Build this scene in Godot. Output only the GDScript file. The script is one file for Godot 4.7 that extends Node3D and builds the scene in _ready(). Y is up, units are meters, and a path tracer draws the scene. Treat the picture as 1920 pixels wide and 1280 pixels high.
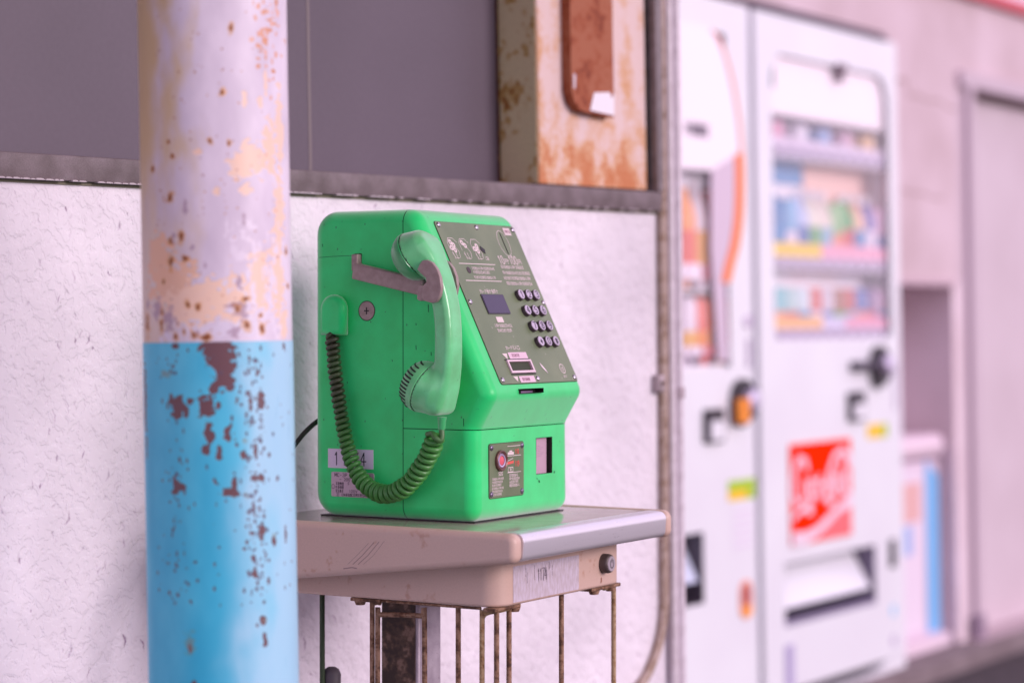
extends Node3D

# ---------------------------------------------------------------- mesh builder
class MB:
	var v := PackedVector3Array()
	var n := PackedVector3Array()
	var t := PackedVector2Array()
	var c := PackedColorArray()
	var col := Color.WHITE

	func put(p: Vector3, nn: Vector3, uv: Vector2) -> void:
		v.append(p)
		n.append(nn)
		t.append(uv)
		c.append(col)

	func tri(a: Vector3, b: Vector3, d: Vector3, na: Vector3, nb: Vector3, nd: Vector3, ta := Vector2.ZERO, tb := Vector2.ZERO, td := Vector2.ZERO) -> void:
		put(a, na, ta)
		put(b, nb, tb)
		put(d, nd, td)

	func quad(a: Vector3, b: Vector3, d: Vector3, e: Vector3, ua := Vector2(0, 1), ub := Vector2(1, 1), ud := Vector2(1, 0), ue := Vector2(0, 0)) -> void:
		var nn := (b - a).cross(d - a)
		if nn.length_squared() < 1e-20:
			nn = (d - a).cross(e - a)
		nn = nn.normalized()
		tri(a, b, d, nn, nn, nn, ua, ub, ud)
		tri(a, d, e, nn, nn, nn, ua, ud, ue)

	func quad_n(a: Vector3, b: Vector3, d: Vector3, e: Vector3, na: Vector3, nb: Vector3, nd: Vector3, ne: Vector3, ua := Vector2.ZERO, ub := Vector2.ZERO, ud := Vector2.ZERO, ue := Vector2.ZERO) -> void:
		tri(a, b, d, na, nb, nd, ua, ub, ud)
		tri(a, d, e, na, nd, ne, ua, ud, ue)

	func box(lo: Vector3, hi: Vector3, xf := Transform3D()) -> MB:
		var p: Array[Vector3] = []
		for i in 8:
			p.append(xf * Vector3(hi.x if i & 1 else lo.x, hi.y if i & 2 else lo.y, hi.z if i & 4 else lo.z))
		quad(p[4], p[5], p[7], p[6])
		quad(p[1], p[0], p[2], p[3])
		quad(p[5], p[1], p[3], p[7])
		quad(p[0], p[4], p[6], p[2])
		quad(p[6], p[7], p[3], p[2])
		quad(p[0], p[1], p[5], p[4])
		return self

	func cyl(p0: Vector3, p1: Vector3, r0: float, r1: float, seg := 20, caps := true) -> MB:
		var ax := (p1 - p0).normalized()
		var s := ax.cross(Vector3(0, 1, 0) if absf(ax.y) < 0.9 else Vector3(1, 0, 0)).normalized()
		var w := ax.cross(s)
		for i in seg:
			var a := TAU * i / seg
			var b := TAU * (i + 1) / seg
			var da := s * cos(a) + w * sin(a)
			var db := s * cos(b) + w * sin(b)
			quad_n(p0 + da * r0, p0 + db * r0, p1 + db * r1, p1 + da * r1, da, db, db, da, Vector2(float(i) / seg, 0), Vector2(float(i + 1) / seg, 0), Vector2(float(i + 1) / seg, 1), Vector2(float(i) / seg, 1))
			if caps:
				tri(p0, p0 + db * r0, p0 + da * r0, -ax, -ax, -ax)
				tri(p1, p1 + da * r1, p1 + db * r1, ax, ax, ax)
		return self

	# profile: Vector2(distance along the axis, radius); corners sharper than 40 degrees stay hard
	func lathe(profile: PackedVector2Array, xf: Transform3D, seg := 32) -> MB:
		var m := profile.size()
		var en: Array[Vector2] = []
		for k in m - 1:
			var d := (profile[k + 1] - profile[k]).normalized()
			en.append(Vector2(-d.y, d.x))
		for k in m - 1:
			var n0 := en[k]
			var n1 := en[k]
			if k > 0 and en[k - 1].dot(en[k]) > 0.7:
				n0 = (en[k - 1] + en[k]).normalized()
			if k < m - 2 and en[k + 1].dot(en[k]) > 0.7:
				n1 = (en[k + 1] + en[k]).normalized()
			for i in seg:
				var q: Array[Vector3] = []
				var w: Array[Vector3] = []
				for j in 4:
					var a := TAU * (i + (1 if j == 1 or j == 2 else 0)) / seg
					var pr := profile[k + (1 if j > 1 else 0)]
					var nr := n1 if j > 1 else n0
					q.append(xf * Vector3(cos(a) * pr.y, pr.x, sin(a) * pr.y))
					w.append(xf.basis * Vector3(cos(a) * nr.y, nr.x, sin(a) * nr.y))
				var u0 := float(i) / seg
				var u1 := float(i + 1) / seg
				var v0 := float(k) / (m - 1)
				var v1 := float(k + 1) / (m - 1)
				quad_n(q[0], q[1], q[2], q[3], w[0], w[1], w[2], w[3], Vector2(u0, v0), Vector2(u1, v0), Vector2(u1, v1), Vector2(u0, v1))
		return self

	func tube(path: PackedVector3Array, r: float, seg := 8, colors := PackedColorArray(), radii := PackedFloat32Array()) -> MB:
		var m := path.size()
		var side := Vector3.ZERO
		var ring0: Array[Vector3] = []
		var c0 := col
		for k in m:
			var d := (path[mini(k + 1, m - 1)] - path[maxi(k - 1, 0)]).normalized()
			if k == 0:
				side = d.cross(Vector3(0, 1, 0) if absf(d.y) < 0.9 else Vector3(1, 0, 0)).normalized()
			side = (side - d * side.dot(d)).normalized()
			var up := d.cross(side)
			var ring: Array[Vector3] = []
			for i in seg:
				var a := TAU * i / seg
				ring.append(side * cos(a) + up * sin(a))
			var c1 := colors[k] if colors.size() else c0
			var r1 := radii[k] if radii.size() else r
			var r0 := radii[maxi(k - 1, 0)] if radii.size() else r
			if k > 0:
				for i in seg:
					var j := (i + 1) % seg
					col = c1
					quad_n(path[k - 1] + ring0[i] * r0, path[k - 1] + ring0[j] * r0, path[k] + ring[j] * r1, path[k] + ring[i] * r1, ring0[i], ring0[j], ring[j], ring[i], Vector2(float(i) / seg, k * 0.1), Vector2(float(i + 1) / seg, k * 0.1), Vector2(float(i + 1) / seg, k * 0.1 + 0.1), Vector2(float(i) / seg, k * 0.1 + 0.1))
			if k == 0 or k == m - 1:
				var e := -d if k == 0 else d
				for i in seg:
					tri(path[k], path[k] + ring[i] * r1, path[k] + ring[(i + 1) % seg] * r1, e, e, e)
			ring0 = ring
		col = c0
		return self

	# a 2D outline (z, y), counter-clockwise, swept along x from x0 to x1 with both ends filleted by r
	func loft(poly: PackedVector2Array, x0: float, x1: float, r: float, seg := 5, xf := Transform3D()) -> MB:
		var m := poly.size()
		var pn: Array[Vector2] = []
		var mit: Array[float] = []
		for i in m:
			var d0 := (poly[i] - poly[(i + m - 1) % m]).normalized()
			var d1 := (poly[(i + 1) % m] - poly[i]).normalized()
			var e0 := Vector2(d0.y, -d0.x)
			var e1 := Vector2(d1.y, -d1.x)
			var nn := (e0 + e1).normalized()
			pn.append(nn)
			mit.append(1.0 / maxf(0.6, nn.dot(e0)))
		var rings: Array = []
		var xs: Array[float] = []
		var nxs: Array[float] = []
		for e in 2:
			for k in seg + 1:
				var a := PI / 2 * (k if e == 0 else seg - k) / seg
				if r <= 0.0:
					a = PI / 2
				var ring := PackedVector2Array()
				for i in m:
					ring.append(poly[i] - pn[i] * mit[i] * r * (1.0 - sin(a)))
				rings.append(ring)
				xs.append(x0 + r * (1.0 - cos(a)) if e == 0 else x1 - r * (1.0 - cos(a)))
				nxs.append(cos(a) * (-1.0 if e == 0 else 1.0))
				if r <= 0.0:
					break
		for k in rings.size() - 1:
			for i in m:
				var j := (i + 1) % m
				var q: Array[Vector3] = []
				var w: Array[Vector3] = []
				for s in 4:
					var kk := k + (1 if s > 1 else 0)
					var ii := j if s == 1 or s == 2 else i
					var p: Vector2 = rings[kk][ii]
					q.append(xf * Vector3(xs[kk], p.y, p.x))
					var f := sqrt(maxf(0.0, 1.0 - nxs[kk] * nxs[kk]))
					w.append(xf.basis * Vector3(nxs[kk], pn[ii].y * f, pn[ii].x * f))
				quad_n(q[0], q[1], q[2], q[3], w[0], w[1], w[2], w[3])
		for e in 2:
			var ring: PackedVector2Array = rings[0] if e == 0 else rings[rings.size() - 1]
			var xx := x0 if e == 0 else x1
			var nn := xf.basis * Vector3(-1 if e == 0 else 1, 0, 0)
			var ids := Geometry2D.triangulate_polygon(ring)
			if ids.is_empty():
				print("no cap: ", ring.size(), " r ", r, " ", poly[0])
			for i in range(0, ids.size(), 3):
				var a := ring[ids[i]]
				var b := ring[ids[i + 1]]
				var d := ring[ids[i + 2]]
				tri(xf * Vector3(xx, a.y, a.x), xf * Vector3(xx, b.y, b.x), xf * Vector3(xx, d.y, d.x), nn, nn, nn)
		return self

	# flat outline (x, y) at z0..z1
	func slab(poly: PackedVector2Array, z0: float, z1: float, xf := Transform3D()) -> MB:
		return loft(poly, z0, z1, 0.0, 1, xf * Transform3D(Basis(Vector3(0, 0, 1), Vector3(0, 1, 0), Vector3(1, 0, 0)), Vector3.ZERO))

	func clip(pn: Vector3, d: float) -> MB:
		var o := MB.new()
		for i in range(0, v.size(), 3):
			var ks: Array[int] = [i, i + 1, i + 2]
			var P: Array[Vector3] = []
			var N: Array[Vector3] = []
			var T: Array[Vector2] = []
			for s in 3:
				var a: int = ks[s]
				var b: int = ks[(s + 1) % 3]
				var da := pn.dot(v[a]) - d
				var db := pn.dot(v[b]) - d
				if da <= 0.0:
					P.append(v[a])
					N.append(n[a])
					T.append(t[a])
				if (da <= 0.0) != (db <= 0.0):
					var f := da / (da - db)
					P.append(v[a].lerp(v[b], f))
					N.append(n[a].lerp(n[b], f).normalized())
					T.append(t[a].lerp(t[b], f))
			o.col = c[i]
			for s in range(2, P.size()):
				o.tri(P[0], P[s - 1], P[s], N[0], N[s - 1], N[s], T[0], T[s - 1], T[s])
		return o

	func add(o: MB) -> MB:
		v.append_array(o.v)
		n.append_array(o.n)
		t.append_array(o.t)
		c.append_array(o.c)
		return self

	# a rectangular opening through the faces that look along the frame's z and lie near its plane
	func hole(fr: Transform3D, x0: float, x1: float, y0: float, y1: float, tol := 0.004, look := 0.5) -> MB:
		var inv := fr.affine_inverse()
		var zz := fr.basis.z
		var keep := MB.new()
		var sel := MB.new()
		for i in range(0, v.size(), 3):
			var near := (n[i] + n[i + 1] + n[i + 2]).dot(zz) / 3.0 > look
			for s in 3:
				near = near and absf((inv * v[i + s]).z) < tol
			var o := sel if near else keep
			o.col = c[i]
			o.tri(v[i], v[i + 1], v[i + 2], n[i], n[i + 1], n[i + 2], t[i], t[i + 1], t[i + 2])
		var ox := fr.basis.x
		var oy := fr.basis.y
		var bx := ox.dot(fr.origin)
		var by := oy.dot(fr.origin)
		keep.add(sel.clip(ox, bx + x0))
		keep.add(sel.clip(-ox, -(bx + x1)))
		var mid := sel.clip(-ox, -(bx + x0)).clip(ox, bx + x1)
		keep.add(mid.clip(oy, by + y0))
		keep.add(mid.clip(-oy, -(by + y1)))
		return keep

	# the inside of an opening: four sides and a floor at depth d
	func pocket(fr: Transform3D, x0: float, x1: float, y0: float, y1: float, d: float, floor_too := true, z0 := 0.0) -> MB:
		var a := fr * Vector3(x0, y0, z0)
		var b := fr * Vector3(x1, y0, z0)
		var e := fr * Vector3(x1, y1, z0)
		var f := fr * Vector3(x0, y1, z0)
		var k := -fr.basis.z * d
		quad(a, a + k, b + k, b)
		quad(b, b + k, e + k, e)
		quad(e, e + k, f + k, f)
		quad(f, f + k, a + k, a)
		if floor_too:
			quad(a + k, f + k, e + k, b + k)
		return self

	func quad_box(x0: float, x1: float, y0: float, y1: float, z: float) -> MB:
		quad(Vector3(x0, y0, z), Vector3(x1, y0, z), Vector3(x1, y1, z), Vector3(x0, y1, z))
		return self

	func ribbon(pts: PackedVector2Array, w: float, fr: Transform3D, z: float) -> MB:
		for i in pts.size() - 1:
			var d := (pts[i + 1] - pts[i]).normalized()
			var s := Vector2(-d.y, d.x) * w * 0.5
			var e := d * w * 0.35
			var a := pts[i] - e
			var b := pts[i + 1] + e
			var q: Array[Vector3] = []
			for p: Vector2 in [a - s, b - s, b + s, a + s]:
				q.append(fr * Vector3(p.x, p.y, z + (i % 5) * 6e-6))
			quad(q[0], q[1], q[2], q[3])
		return self

	func mesh() -> ArrayMesh:
		var V := PackedVector3Array()
		var N := PackedVector3Array()
		var T := PackedVector2Array()
		var C := PackedColorArray()
		for i in range(0, v.size(), 3):
			var g := (v[i + 1] - v[i]).cross(v[i + 2] - v[i])
			if g.length_squared() < 1e-22:
				continue
			var flip := g.dot(n[i] + n[i + 1] + n[i + 2]) > 0.0
			for s: int in ([0, 2, 1] if flip else [0, 1, 2]):
				V.append(v[i + s])
				N.append(n[i + s])
				T.append(t[i + s])
				C.append(c[i + s])
		var a := []
		a.resize(Mesh.ARRAY_MAX)
		a[Mesh.ARRAY_VERTEX] = V
		a[Mesh.ARRAY_NORMAL] = N
		a[Mesh.ARRAY_TEX_UV] = T
		a[Mesh.ARRAY_COLOR] = C
		var m := ArrayMesh.new()
		m.add_surface_from_arrays(Mesh.PRIMITIVE_TRIANGLES, a)
		return m


# ---------------------------------------------------------------- nodes
var used := {}

func numbered(called: String) -> String:
	used[called] = used.get(called, 0) + 1
	return called if used[called] == 1 else "%s_%03d" % [called, used[called] - 1]

func thing(called: String, label: String, category: String, xf := Transform3D(), group := "") -> Node3D:
	var o := Node3D.new()
	o.name = numbered(called)
	add_child(o, true)
	o.transform = xf
	o.set_meta("label", label)
	o.set_meta("category", category)
	if group:
		o.set_meta("group", group)
	return o

func part(parent: Node3D, called: String, mb: MB, m: Material, label := "") -> MeshInstance3D:
	var o := MeshInstance3D.new()
	var k := 0
	var nm := called
	while parent.has_node(nm):
		k += 1
		nm = "%s_%03d" % [called, k]
	o.name = nm
	parent.add_child(o, true)
	o.mesh = mb.mesh()
	o.material_override = m
	if label:
		o.set_meta("label", label)
	return o

func single(called: String, mb: MB, m: Material, label: String, category: String, xf := Transform3D(), group := "") -> MeshInstance3D:
	var o := part(self, numbered(called), mb, m, label)
	o.transform = xf
	o.set_meta("category", category)
	if group:
		o.set_meta("group", group)
	return o

func structure(called: String, mb: MB, m: Material, xf := Transform3D()) -> MeshInstance3D:
	var o := part(self, numbered(called), mb, m)
	o.transform = xf
	o.set_meta("kind", "structure")
	return o

# ---------------------------------------------------------------- materials and computed surfaces
var rng := RandomNumberGenerator.new()
var tex_cache := {}

func noise_bytes(size: int, freq: float, seed_: int, oct := 4, seamless := true) -> PackedByteArray:
	var f := FastNoiseLite.new()
	f.seed = seed_
	f.frequency = freq
	f.noise_type = FastNoiseLite.TYPE_SIMPLEX_SMOOTH
	f.fractal_octaves = oct
	var im := f.get_seamless_image(size, size) if seamless else f.get_image(size, size)
	im.convert(Image.FORMAT_L8)
	return im.get_data()

func img_from(data: PackedByteArray, size: int) -> ImageTexture:
	return ImageTexture.create_from_image(Image.create_from_data(size, size, false, Image.FORMAT_RGB8, data))

# mottle between two colours (coarse) with a fine grain
func mottle(key: String, a: Color, b: Color, freq: float, seed_: int, grain := 0.05, specks := 0, speck_col := Color.BLACK, sharp := 1.0) -> ImageTexture:
	if tex_cache.has(key):
		return tex_cache[key]
	var size := 512
	var n1 := noise_bytes(size, freq, seed_)
	var n2 := noise_bytes(size, 0.25, seed_ + 7, 2)
	var out := PackedByteArray()
	out.resize(size * size * 3)
	for i in size * size:
		var f := clampf((n1[i] / 255.0 - 0.5) * sharp + 0.5, 0.0, 1.0)
		var g := 1.0 + (n2[i] / 255.0 - 0.5) * 2.0 * grain
		out[i * 3] = int(clampf(lerpf(a.r, b.r, f) * g, 0, 1) * 255)
		out[i * 3 + 1] = int(clampf(lerpf(a.g, b.g, f) * g, 0, 1) * 255)
		out[i * 3 + 2] = int(clampf(lerpf(a.b, b.b, f) * g, 0, 1) * 255)
	rng.seed = seed_
	for k in specks:
		var x := rng.randi() % size
		var y := rng.randi() % size
		var w := 1 + rng.randi() % 2
		var h := 1 + rng.randi() % 5
		for dy in h:
			for dx in w:
				var i := (((y + dy) % size) * size + (x + dx) % size) * 3
				out[i] = int(speck_col.r * 255)
				out[i + 1] = int(speck_col.g * 255)
				out[i + 2] = int(speck_col.b * 255)
	tex_cache[key] = img_from(out, size)
	return tex_cache[key]

func mat(col: Color, rough := 0.5, metal := 0.0, tex: Texture2D = null, scale := 4.0, spec := 0.5) -> StandardMaterial3D:
	var m := StandardMaterial3D.new()
	m.albedo_color = col
	m.roughness = rough
	m.metallic = metal
	m.metallic_specular = spec
	if tex:
		m.albedo_texture = tex
		m.uv1_triplanar = true
		m.uv1_scale = Vector3.ONE * scale
	return m

func C8(r: int, g: int, b: int) -> Color:
	return Color8(r, g, b)

func stamp(im: Image, cx: float, cy: float, rx: float, ry: float, col: Color, rag: float, soft: float, fn: FastNoiseLite, alpha := 1.0, hi: Image = null, hcol := Color.BLACK) -> void:
	var w := im.get_width()
	var h := im.get_height()
	var X0 := int(cx - rx * 1.6)
	var X1 := int(cx + rx * 1.6) + 1
	var Y0 := int(cy - ry * 1.6)
	var Y1 := int(cy + ry * 1.6) + 1
	for y in range(maxi(0, Y0), mini(h, Y1 + 1)):
		for x in range(X0, X1 + 1):
			var dx := (x - cx) / rx
			var dy := (y - cy) / ry
			var d := sqrt(dx * dx + dy * dy) + fn.get_noise_2d(x, y) * rag
			if d < 1.0:
				var a := alpha * clampf((1.0 - d) / maxf(soft, 0.001), 0.0, 1.0)
				var xx := posmod(x, w)
				im.set_pixel(xx, y, im.get_pixel(xx, y).lerp(col, a))
				if hi and a > 0.5:
					hi.set_pixel(xx, y, hcol)

func round_poly(pts: Array, seg := 5) -> PackedVector2Array:
	# pts: [x, y, r] counter-clockwise
	var out := PackedVector2Array()
	var m := pts.size()
	for i in m:
		var p := Vector2(pts[i][0], pts[i][1])
		var a := Vector2(pts[(i + m - 1) % m][0], pts[(i + m - 1) % m][1])
		var b := Vector2(pts[(i + 1) % m][0], pts[(i + 1) % m][1])
		var r: float = pts[i][2]
		if r <= 0.0:
			out.append(p)
			continue
		var d0 := (a - p).normalized()
		var d1 := (b - p).normalized()
		var half := acos(clampf(d0.dot(d1), -1, 1)) / 2.0
		var tl := r / tan(half)
		var cen := p + (d0 + d1).normalized() * (r / sin(half))
		var s := p + d0 * tl - cen
		var e := p + d1 * tl - cen
		var ang := s.angle_to(e)
		for k in seg + 1:
			out.append(cen + s.rotated(ang * k / seg))
	return out

func rrect(x0: float, y0: float, x1: float, y1: float, r: float, seg := 4) -> PackedVector2Array:
	return round_poly([[x0, y0, r], [x1, y0, r], [x1, y1, r], [x0, y1, r]], seg)

# ---------------------------------------------------------------- stroke lettering (9 x 9 grid, y down)
const GLYPH := {
	"0": "301217396987826030", "1": "325059", "2": "12306082841989", "3": "113060826444 648687693918", "4": "69601696", "5": "802014648687693918",
	"6": "7040141739698786643416", "7": "108049", "8": "3412306082643416173969878664", "9": "2959858260301213356583",
	"M": "1910569099", "C": "8260301217396987", "P": "191060826515", "F": "801019 1565", "V": "105990", "S": "81603012346587693918", "O": "301217396987826030",
	"N": "19108980", "T": "1090 5059", "-": "2575", "*": "5258 2476 2674", "#": "3139 6169 1393 1696", "y": "1911 1191 9199 5155 1595", ".": "5455",
	"k": "13938968 504519", "=": "1595", "d": "3039 3495 6172 8193", "D": "1999 1090 9099 1019 1494", "H": "1393 5059 5318 5398 3777", "E": "2080 1393 5057 2454 6484 2585 8589 2989 2529",
	"i": "305019 4499", "o": "1191991911", "a": "1191 1595 1999 5059", "b": "1090 3039 6069 1494 2989", "c": "2080 5059 1393 1696 2989 8489", "e": "1019 1090 9099 3262 3464 3666 5058", "g": "1292 3018 5059 5595 7079 1999",
	"s": "2018 1464 5059 6393", "r": "3039 3060", "t": "1393 5059", "n": "1019 1090 9099 1999 5059 1595", "u": "2080 2484 2888 5059", "w": "5019 5099 2676",
}

func text(mb: MB, s: String, at: Vector2, h: float, w: float, fr: Transform3D, z: float, adv := 1.15, aspect := 0.8) -> void:
	var x := at.x
	for ch in s:
		if GLYPH.has(ch):
			for st in GLYPH[ch].split(" "):
				var pts := PackedVector2Array()
				for k in range(0, st.length() - 1, 2):
					pts.append(Vector2(x + int(st[k]) / 9.0 * h * aspect, at.y + h - int(st[k + 1]) / 9.0 * h))
				mb.ribbon(pts, w, fr, z)
		x += h * aspect * adv

const FILLER := "abceguDEHnswgeubaciEnb"

func filler(mb: MB, at: Vector2, count: int, h: float, w: float, fr: Transform3D, z: float, shift: int) -> void:
	var s := ""
	for k in count:
		s += FILLER[(k * 7 + shift * 5) % FILLER.length()]
	text(mb, s, at, h, w, fr, z, 1.12, 0.85)

func arc(cx: float, cy: float, rx: float, ry: float, a0 := 0.0, a1 := TAU, seg := 24) -> PackedVector2Array:
	var o := PackedVector2Array()
	for k in seg + 1:
		var a := lerpf(a0, a1, float(k) / seg)
		o.append(Vector2(cx + cos(a) * rx, cy + sin(a) * ry))
	return o

func L(pts: Array) -> PackedVector2Array:
	var o := PackedVector2Array()
	for k in range(0, pts.size(), 2):
		o.append(Vector2(pts[k], pts[k + 1]))
	return o

func smooth3(pts: Array, per := 8) -> PackedVector3Array:
	var c := Curve3D.new()
	for i in pts.size():
		var a: Vector3 = pts[maxi(i - 1, 0)]
		var b: Vector3 = pts[mini(i + 1, pts.size() - 1)]
		var tn := (b - a) / 6.0
		c.add_point(pts[i], -tn, tn)
	var o := PackedVector3Array()
	for i in pts.size() - 1:
		for k in per:
			o.append(c.sample(i, float(k) / per))
	o.append(pts[pts.size() - 1])
	return o

func screw_head(parent: Node3D, fr: Transform3D, r: float, m: Material, dark: Material, slot := true) -> void:
	var hd := MB.new().lathe(PackedVector2Array([Vector2(0, r), Vector2(r * 0.25, r * 0.95), Vector2(r * 0.5, r * 0.6), Vector2(r * 0.55, 0.0)]), fr * Transform3D(Basis(Vector3(1, 0, 0), Vector3(0, 0, 1), Vector3(0, -1, 0)), Vector3.ZERO), 14)
	if slot:
		hd.add(MB.new())
	part(parent, "screw", hd, m)

# ---------------------------------------------------------------- signed-distance shapes (the handset)
func smin(a: float, b: float, k: float) -> float:
	var h := clampf(0.5 + 0.5 * (b - a) / k, 0.0, 1.0)
	return lerpf(b, a, h) - k * h * (1.0 - h)

const HX := -0.042
const HPATH := [Vector2(-0.0475, 0.325), Vector2(-0.037, 0.308), Vector2(-0.0262, 0.286), Vector2(-0.0170, 0.252), Vector2(-0.0142, 0.218), Vector2(-0.0152, 0.185), Vector2(-0.0190, 0.160), Vector2(-0.0255, 0.138)]
const EAR_C := Vector2(-0.0605, 0.317)
const EAR_A := Vector2(0.863, 0.505)
const MOUTH_C := Vector2(-0.0445, 0.157)
const MOUTH_A := Vector2(0.907, -0.42)

var hpath := PackedVector2Array()

func cone_sdf(p: Vector3, cc: Vector2, aa: Vector2, len_: float, r0: float, r1: float, rd: float) -> float:
	var q := Vector2(p.z, p.y) - cc
	var along := q.dot(aa)
	var across := q.dot(Vector2(-aa.y, aa.x))
	var rr := Vector2(p.x - HX, across).length()
	var R := lerpf(r0, r1, clampf(along / len_, 0, 1))
	var d := Vector2(rr - (R - rd), absf(along - (len_ - 0.008) / 2) - ((len_ + 0.008) / 2 - rd))
	return Vector2(maxf(d.x, 0), maxf(d.y, 0)).length() + minf(maxf(d.x, d.y), 0.0) - rd

func handset_sdf(p: Vector3) -> float:
	var q := Vector2(p.z, p.y)
	var best := 1e9
	var bt := 0.0
	for i in hpath.size() - 1:
		var a := hpath[i]
		var b := hpath[i + 1]
		var ab := b - a
		var tt := clampf((q - a).dot(ab) / ab.length_squared(), 0, 1)
		var dd := (q - a - ab * tt).length()
		if dd < best:
			best = dd
			bt = (i + tt) / (hpath.size() - 1)
	var hw := 0.0165 + 0.004 * pow(absf(bt - 0.5) * 2.0, 2.0)
	var d2 := Vector2(absf(p.x - HX) - (hw - 0.0075), best - (0.0118 - 0.0075))
	var h := Vector2(maxf(d2.x, 0), maxf(d2.y, 0)).length() + minf(maxf(d2.x, d2.y), 0.0) - 0.0075
	var e := cone_sdf(p, EAR_C, EAR_A, 0.024, 0.0305, 0.022, 0.007)
	var m := cone_sdf(p, MOUTH_C, MOUTH_A, 0.0245, 0.031, 0.0235, 0.007)
	var d := smin(smin(h, e, 0.012), m, 0.012)
	# the seats of the two caps are flat
	d = maxf(d, -maxf((q - EAR_C).dot(EAR_A), Vector2((q - EAR_C).length(), p.x - HX).length() - 0.045))
	d = maxf(d, -maxf((q - MOUTH_C).dot(MOUTH_A), Vector2((q - MOUTH_C).length(), p.x - HX).length() - 0.045))
	return d

func sdf_mesh(f: Callable, lo: Vector3, hi: Vector3, h: float) -> MB:
	var nx := int((hi.x - lo.x) / h) + 1
	var ny := int((hi.y - lo.y) / h) + 1
	var nz := int((hi.z - lo.z) / h) + 1
	var val := PackedFloat32Array()
	val.resize(nx * ny * nz)
	# a coarse pass first: cells far from the surface are skipped
	var st := 4
	for z in range(0, nz, st):
		for y in range(0, ny, st):
			for x in range(0, nx, st):
				var d: float = f.call(lo + Vector3(x, y, z) * h)
				var far := absf(d) > h * st * 1.8
				for dz in mini(st, nz - z):
					for dy in mini(st, ny - y):
						for dx in mini(st, nx - x):
							var p := Vector3(x + dx, y + dy, z + dz)
							val[(int(p.z) * ny + int(p.y)) * nx + int(p.x)] = d if far else f.call(lo + p * h)
	var id := {}
	var P := PackedVector3Array()
	var N := PackedVector3Array()
	for z in nz - 1:
		for y in ny - 1:
			for x in nx - 1:
				var s := 0
				for k in 8:
					if val[((z + (k >> 2)) * ny + y + ((k >> 1) & 1)) * nx + x + (k & 1)] < 0.0:
						s += 1
				if s == 0 or s == 8:
					continue
				var acc := Vector3.ZERO
				var cnt := 0
				for k in 8:
					for b in [1, 2, 4]:
						if k & b:
							continue
						var k2: int = k | b
						var d0 := val[((z + (k >> 2)) * ny + y + ((k >> 1) & 1)) * nx + x + (k & 1)]
						var d1 := val[((z + (k2 >> 2)) * ny + y + ((k2 >> 1) & 1)) * nx + x + (k2 & 1)]
						if (d0 < 0.0) != (d1 < 0.0):
							var a := Vector3(k & 1, (k >> 1) & 1, k >> 2)
							var bb := Vector3(k2 & 1, (k2 >> 1) & 1, k2 >> 2)
							acc += a.lerp(bb, d0 / (d0 - d1))
							cnt += 1
				var p := lo + (Vector3(x, y, z) + acc / cnt) * h
				var e := h * 0.4
				var g := Vector3.ZERO
				for it in 2:
					g = Vector3(f.call(p + Vector3(e, 0, 0)) - f.call(p - Vector3(e, 0, 0)), f.call(p + Vector3(0, e, 0)) - f.call(p - Vector3(0, e, 0)), f.call(p + Vector3(0, 0, e)) - f.call(p - Vector3(0, 0, e))).normalized()
					if it == 0:
						p -= g * float(f.call(p)) * 0.8
				id[(z * ny + y) * nx + x] = P.size()
				P.append(p)
				N.append(g)
	var mb := MB.new()
	var stride := [1, nx, nx * ny]
	for z in range(1, nz - 1):
		for y in range(1, ny - 1):
			for x in range(1, nx - 1):
				var i := (z * ny + y) * nx + x
				for a in 3:
					if (val[i] < 0.0) == (val[i + stride[a]] < 0.0):
						continue
					var b: int = stride[(a + 1) % 3]
					var c: int = stride[(a + 2) % 3]
					var q := [i - b - c, i - c, i, i - b]
					if not (id.has(q[0]) and id.has(q[1]) and id.has(q[2]) and id.has(q[3])):
						continue
					var k := [id[q[0]], id[q[1]], id[q[2]], id[q[3]]]
					mb.quad_n(P[k[0]], P[k[1]], P[k[2]], P[k[3]], N[k[0]], N[k[1]], N[k[2]], N[k[3]])
	return mb

# ---------------------------------------------------------------- frames
var PH := Transform3D(Basis(Vector3(0.513794, -0.002781, -0.857909), Vector3(0.017135, 0.999829, 0.007021), Vector3(0.857742, -0.018307, 0.513754)), Vector3(-0.045415, 0.77235, -2.729595))
var WL := Transform3D(Basis(Vector3(0.650566, 0, -0.75945), Vector3(0, 1, 0), Vector3(0.75945, 0, 0.650566)), Vector3(-0.265, 0, -3.11992))
var VM := Transform3D(Basis(Vector3(0.540533, 0, -0.841323), Vector3(0, 1, 0), Vector3(0.841323, 0, 0.540533)), Vector3(1.149958, 0, -6.698149))


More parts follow.
